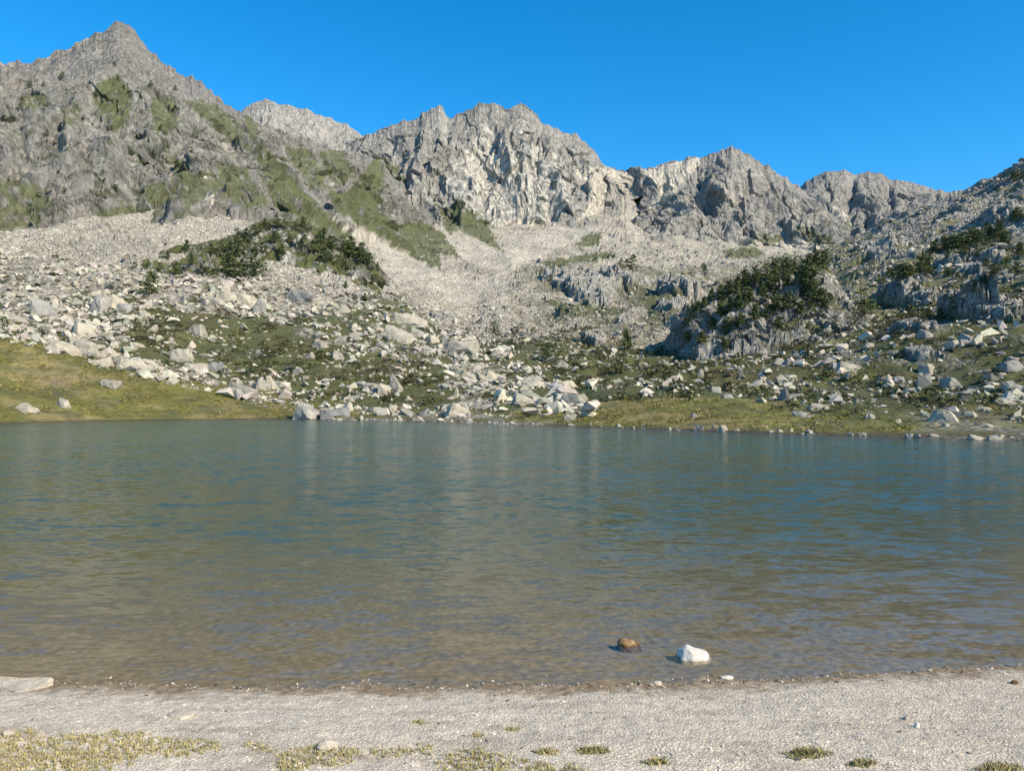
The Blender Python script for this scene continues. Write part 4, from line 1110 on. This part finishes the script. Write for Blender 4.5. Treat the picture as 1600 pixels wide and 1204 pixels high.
# ------------------------------------------------------------------ the near shore
def soft_rock(name, points, cuts, smooth, rough, mat, seed, scale=1.0):
    """a worn stone: hull of given points, subdivided, rounded and roughened"""
    bm = bmesh.new()
    for p in points: bm.verts.new([c * scale for c in p])
    res = bmesh.ops.convex_hull(bm, input=bm.verts)
    bmesh.ops.delete(bm, geom=[v for v in bm.verts if not v.link_faces], context='VERTS')
    bmesh.ops.subdivide_edges(bm, edges=bm.edges[:], cuts=cuts, use_grid_fill=True)
    bmesh.ops.triangulate(bm, faces=bm.faces[:])
    for _ in range(smooth): bmesh.ops.smooth_vert(bm, verts=bm.verts[:], factor=.5, use_axis_x=True, use_axis_y=True, use_axis_z=True)
    bm.normal_update()
    co = np.array([v.co[:] for v in bm.verts])
    s = max(1e-6, co.max() - co.min())
    n = fbm(co[:, 0] / s * 5 + co[:, 2] / s * 4, co[:, 1] / s * 5 - co[:, 2] / s * 3, seed, 4)
    for v, k in zip(bm.verts, n): v.co += v.normal * float(k) * rough * s
    me = bpy.data.meshes.new(name); bm.to_mesh(me); bm.free()
    me.materials.append(M[mat])
    for p in me.polygons: p.use_smooth = True
    o = bpy.data.objects.new(name, me); COL.objects.link(o)
    return o
def wpt(px, py, z=0.0):
    d = (HC - z) * K / (py - HOR)
    return Vector((d * (px - 800) / K, d, z))
def facet_stone(planes, rough, mat, seed, smooth=2, sub=5):
    """a broken stone: a ball trimmed by planes (normal, distance), edges worn, surface roughened"""
    bm = bmesh.new(); bmesh.ops.create_icosphere(bm, subdivisions=sub, radius=1)
    for v in bm.verts:
        d = v.co.normalized()
        v.co = d * min(ds / max(1e-4, d.dot(Vector(n).normalized())) if d.dot(Vector(n)) > 1e-3 else 9 for n, ds in planes)
    for _ in range(smooth): bmesh.ops.smooth_vert(bm, verts=bm.verts[:], factor=.5, use_axis_x=True, use_axis_y=True, use_axis_z=True)
    bm.normal_update()
    co = np.array([v.co[:] for v in bm.verts]) / .1
    nn = fbm(co[:, 0] * 1.3 + co[:, 2] * 1.1, co[:, 1] * 1.3 - co[:, 2] * .9, seed, 5) + .5 * ridged(co[:, 0] * 1.1 - co[:, 2] * .7, co[:, 1] + co[:, 2], seed + 1, 3)
    for v, k in zip(bm.verts, nn): v.co += v.normal * float(k) * rough
    me = bpy.data.meshes.new('stone'); bm.to_mesh(me); bm.free(); me.materials.append(M[mat])
    for p in me.polygons: p.use_smooth = True
    o = bpy.data.objects.new('stone', me); COL.objects.link(o)
    return o
p0 = wpt(1086, 1032)
w = facet_stone([((.33, -.1, .94), .088), ((-.93, -.15, .33), .125), ((-.5, .1, .86), .13), ((.85, -.2, .5), .138), ((.1, -.88, .46), .105), ((-.45, -.8, .4), .108), ((0, .95, .3), .12), ((.6, -.6, .5), .12), ((0, 0, -1), .16)], .007, 'granite_near', 5)
w.location = (p0.x, p0.y + .08, -.008); w.scale = (.88, .88, .86)
tag(w, 'bright white lump of granite standing in shallow water by the beach', 'stone')
p1 = wpt(984, 1008)
w = facet_stone([((.42, -.25, .87), .050), ((-.97, -.1, .2), .095), ((-.4, -.4, .82), .07), ((.97, 0, .2), .10), ((.1, -.97, .2), .055), ((-.6, -.78, .2), .075), ((0, .98, .2), .06), ((.2, .5, .85), .06), ((0, 0, -1), .2)], .011, 'ochre', 9, 1)
w.location = (p1.x, p1.y + .04, -.012); w.scale = (1.0, .95, .85)
tag(w, 'rusty brown rough stone half sunk in the shallows beside the white stone', 'stone')
def near_stone(px, py, wpx, hpx, label, mat='granite_near', seed=1, cat='stone', dep=1.0, sink=.3, cuts=3, sm=3, rough=.03, npts=16):
    r = random.Random(seed)
    d = HC * K / (py - HOR)
    for _ in range(8):
        x = d * (px - 800) / K; z = max(float(beach_z(np.array([x]), np.array([d]))[0]), 0); d = (HC - z) * K / (py - HOR)
    s = d / K
    P_ = []
    for i in range(npts):
        a, b = r.uniform(0, 6.283), math.asin(r.uniform(-.9, .95))
        v = [math.cos(a) * math.cos(b), math.sin(a) * math.cos(b), math.sin(b)]
        L = sum(abs(c) ** 3 for c in v) ** (1 / 3)
        P_.append((v[0] / L * wpx * s * .54, v[1] / L * wpx * s * .5 * dep, v[2] / L * hpx * s * .75))
    o = soft_rock('stone', P_, cuts, sm, rough, mat, seed)
    o.location = (d * (px - 800) / K, d + wpx * s * .2 * dep, z + hpx * s * (.5 - sink))
    tag(o, label, cat)
    return o
near_stone(1136, 1060, 24, 5, 'thin flat white pebble lying at the water edge', seed=4, dep=.6)
near_stone(281, 1121, 42, 12, 'smooth pale stone half buried in the sand', 'ledge', 6, dep=.9, sink=.42)
near_stone(511, 1172, 34, 14, 'pinkish stone nestled in the dry grass edge', 'ledge', 8, dep=.8)
near_stone(1433, 1136, 10, 9, 'small bright pebble on open sand', seed=10)
near_stone(1418, 1124, 11, 7, 'small pale pebble next to the bright pebble', 'ledge', 12)
near_stone(1587, 1068, 12, 6, 'small black pebble on sand near the water', 'ochre', 13)
near_stone(10, 1148, 18, 9, 'pale stone poking from the dense dry grass', 'ledge', 14)
near_stone(64, 1150, 16, 9, 'pale pebble at the edge of the dense dry grass', 'ledge', 15)
near_stone(1028, 1069, 14, 5, 'flat light pebble in the line of wet gravel', 'ledge', 17)
# ledge of bedrock at the waterline
lp = []
for (a, b, z) in [(-160, 1050, .03), (-60, 1051, .045), (0, 1053, .05), (44, 1055, .06), (82, 1056, .07), (86, 1060, .05), (60, 1072, .045), (0, 1082, .045), (-160, 1092, .045)]:
    q = wpt(a, b, z); lp.append((q.x, q.y, z)); lp.append((q.x, q.y - .02, -.08))
led = soft_rock('rock_ledge', lp, 12, 1, .012, 'ledge', 21)
tag(led, 'low flat pinkish ledge of bedrock sloping into the lake', 'rock')

# gravel: pebbles of the beach and along the water
T3 = templates(6, 8, (1, .8, .5), 140, 2.4, .0)
k = 17000
ppx = rng.uniform(-60, 1660, k); ppy = 1204 + 15 - rng.random(k) ** 1.0 * 185
d = HC * K / (ppy - HOR)
for _ in range(6):
    x = d * (ppx - 800) / K; z = beach_z(x, d); d = (HC - np.maximum(z, -.05)) * K / (ppy - HOR)
x = d * (ppx - 800) / K; z = beach_z(x, d)
S = np.clip(np.exp(rng.normal(-4.95, .5, k)), .004, .045)
keep = rng.random(k) < np.where(z < 0.0, .3, 1)
S = np.where(z < 0, S * .8, S)
c = np.array((0.58, 0.53, 0.45))[None] * rng.uniform(.58, 1.2, k)[:, None]
c = np.where((rng.random(k) < .16)[:, None], c * .32, c)
c = np.where((z < .026 + .01 * rng.random(k))[:, None], c * np.array((.50, .44, .36)), c)
P = np.stack([x, d, z - S * .12], -1)[keep]
scatter_mesh('gravel', T3, P, S[keep], np.clip(c[keep], .01, .8), M['pebble'])['label'] = 'fine pale gravel covering the near beach'
k = 700
x = rng.uniform(-4.6, 4.6, k); y = near_shore(x) + rng.normal(-.03, .07, k)
S = np.clip(np.exp(rng.normal(-4.1, .45, k)), .006, .05)
c = np.array((0.48, 0.42, 0.34))[None] * rng.uniform(.3, 1.25, k)[:, None]
c = np.where((rng.random(k) < .22)[:, None], c * .2, c)
scatter_mesh('gravel', T3, np.stack([x, y, beach_z(x, y) - S * .1], -1), S, np.clip(c, .01, .8), M['pebble'])['label'] = 'line of washed pebbles along the near water edge'

# grass: a dry mat and separate tufts
def blades(P, H, colr, seed, wid=.0035):
    r = np.random.default_rng(seed); n = len(P)
    a = r.uniform(0, 6.283, n); ln = r.uniform(.25, .95, n) * H; b = r.uniform(0, 6.283, n)
    w = wid * r.uniform(.7, 1.5, n)
    e = np.stack([np.cos(a) * w, np.sin(a) * w, 0 * a], -1)
    mid = P + np.stack([np.cos(b) * ln * .25, np.sin(b) * ln * .25, H * .6], -1)
    tip = P + np.stack([np.cos(b) * ln * .8, np.sin(b) * ln * .8, H * .95], -1)
    V = np.stack([P - e, P + e, mid + e * .7, mid - e * .7, tip], 1).reshape(-1, 3)
    i = np.arange(n)[:, None] * 5
    F = np.concatenate([i + np.array([[0, 1, 2]]), i + np.array([[0, 2, 3]]), i + np.array([[3, 2, 4]])])
    return V, F, np.repeat(colr, 5, 0)
def grasscol(n, seed, dry):
    r = np.random.default_rng(seed)
    t = np.clip(r.normal(dry, .28, n), 0, 1)[:, None]
    g, s_ = np.array((0.17, 0.18, 0.055)), np.array((0.44, 0.36, 0.18))
    return (g * (1 - t) + s_ * t) * r.uniform(.7, 1.2, (n, 1))
def ground_at(ppx, ppy):
    d = HC * K / (ppy - HOR)
    for _ in range(6):
        x = d * (ppx - 800) / K; z = beach_z(x, d); d = (HC - z) * K / (ppy - HOR)
    x = d * (ppx - 800) / K
    return np.stack([x, d, beach_z(x, d) - .002], -1)
MAT = [[(-80, 1140), (58, 1140), (60, 1152), (90, 1152), (120, 1145), (225, 1142), (228, 1152), (345, 1158), (345, 1172), (290, 1180), (210, 1185), (150, 1215), (-80, 1215)],
       [(385, 1160), (425, 1160), (420, 1172), (390, 1172)], [(450, 1172), (520, 1158), (520, 1166), (570, 1174), (560, 1190), (490, 1196), (440, 1215), (430, 1190)],
       [(580, 1172), (680, 1165), (682, 1174), (620, 1182), (590, 1184)], [(690, 1180), (760, 1176), (800, 1178), (810, 1215), (680, 1215)], [(820, 1190), (900, 1195), (930, 1215), (820, 1215)],
       [(720, 1170), (760, 1168), (762, 1178), (725, 1180)]]
k = 46000
ax, ay = rng.uniform(-80, 980, k), rng.uniform(1138, 1225, k)
wxx = fbm(ax / 24, ay / 8, 401, 4)
m = np.zeros(k, bool)
for pl in MAT: m |= inpoly(ax + wxx * 22, ay + wxx * 8, pl)
m &= (fbm(ax / 14, ay / 6, 402, 3) > -.2 + .45 * rng.random(k) - .12)
P = ground_at(ax[m], ay[m]); n = len(P)
V, F, C = blades(P, rng.uniform(.006, .030, n), grasscol(n, 3, .68), 4, .003)
mesh_obj('grass', V, F, M['blade'], 'stuff', col=C)['label'] = 'mat of short dry grass at the back of the beach'
TUFTS = [(925, 1176, 48, .45, 'wide low grass tuft on open gravel at the end of the dry mat'), (1258, 1180, 66, .3, 'long green tuft of short grass on the gravel'), (1348, 1196, 42, .65, 'straw-coloured tuft on the gravel beside the long green tuft'),
         (1024, 1194, 34, .5, 'small round grass tuft alone on the gravel'), (1560, 1204, 70, .8, 'bleached straw tuft on the gravel, driest of the tufts'), (853, 1178, 34, .6, 'thin sparse tuft between the dry mat and the wide low tuft'), (800, 1143, 24, .4, 'faint tuft of grass high on the bare sand'), (745, 1152, 20, .5, 'wispy sprig of grass on the sand above the dry mat'), (655, 1132, 22, .35, 'tiny sprout of grass in the middle of the sand')]
for i, (px, py, w_, dry, lab) in enumerate(TUFTS):
    n = int(180 + w_ * 9) if w_ > 25 else 80
    r = np.random.default_rng(60 + i)
    a, q = r.uniform(0, 6.283, n), np.sqrt(r.random(n))
    q = q ** 1.5 * (1 + .5 * fbm(np.cos(a) * 1.3 + i * 7.3, np.sin(a) * 1.3, 500 + i, 3))
    P = ground_at(px + np.cos(a) * q * w_ * .56, py - 3 + np.sin(a) * q * w_ * .13)
    V, F, C = blades(P, r.uniform(.010, .042, n) * (1.1 - .4 * q) * r.uniform(.5, 1.2, n), grasscol(n, 70 + i, dry + .12), 80 + i, .0028)
    tag(mesh_obj('grass_tuft', V, F, M['blade'], None, col=C), lab, 'grass tuft')
print('boulders', NB)
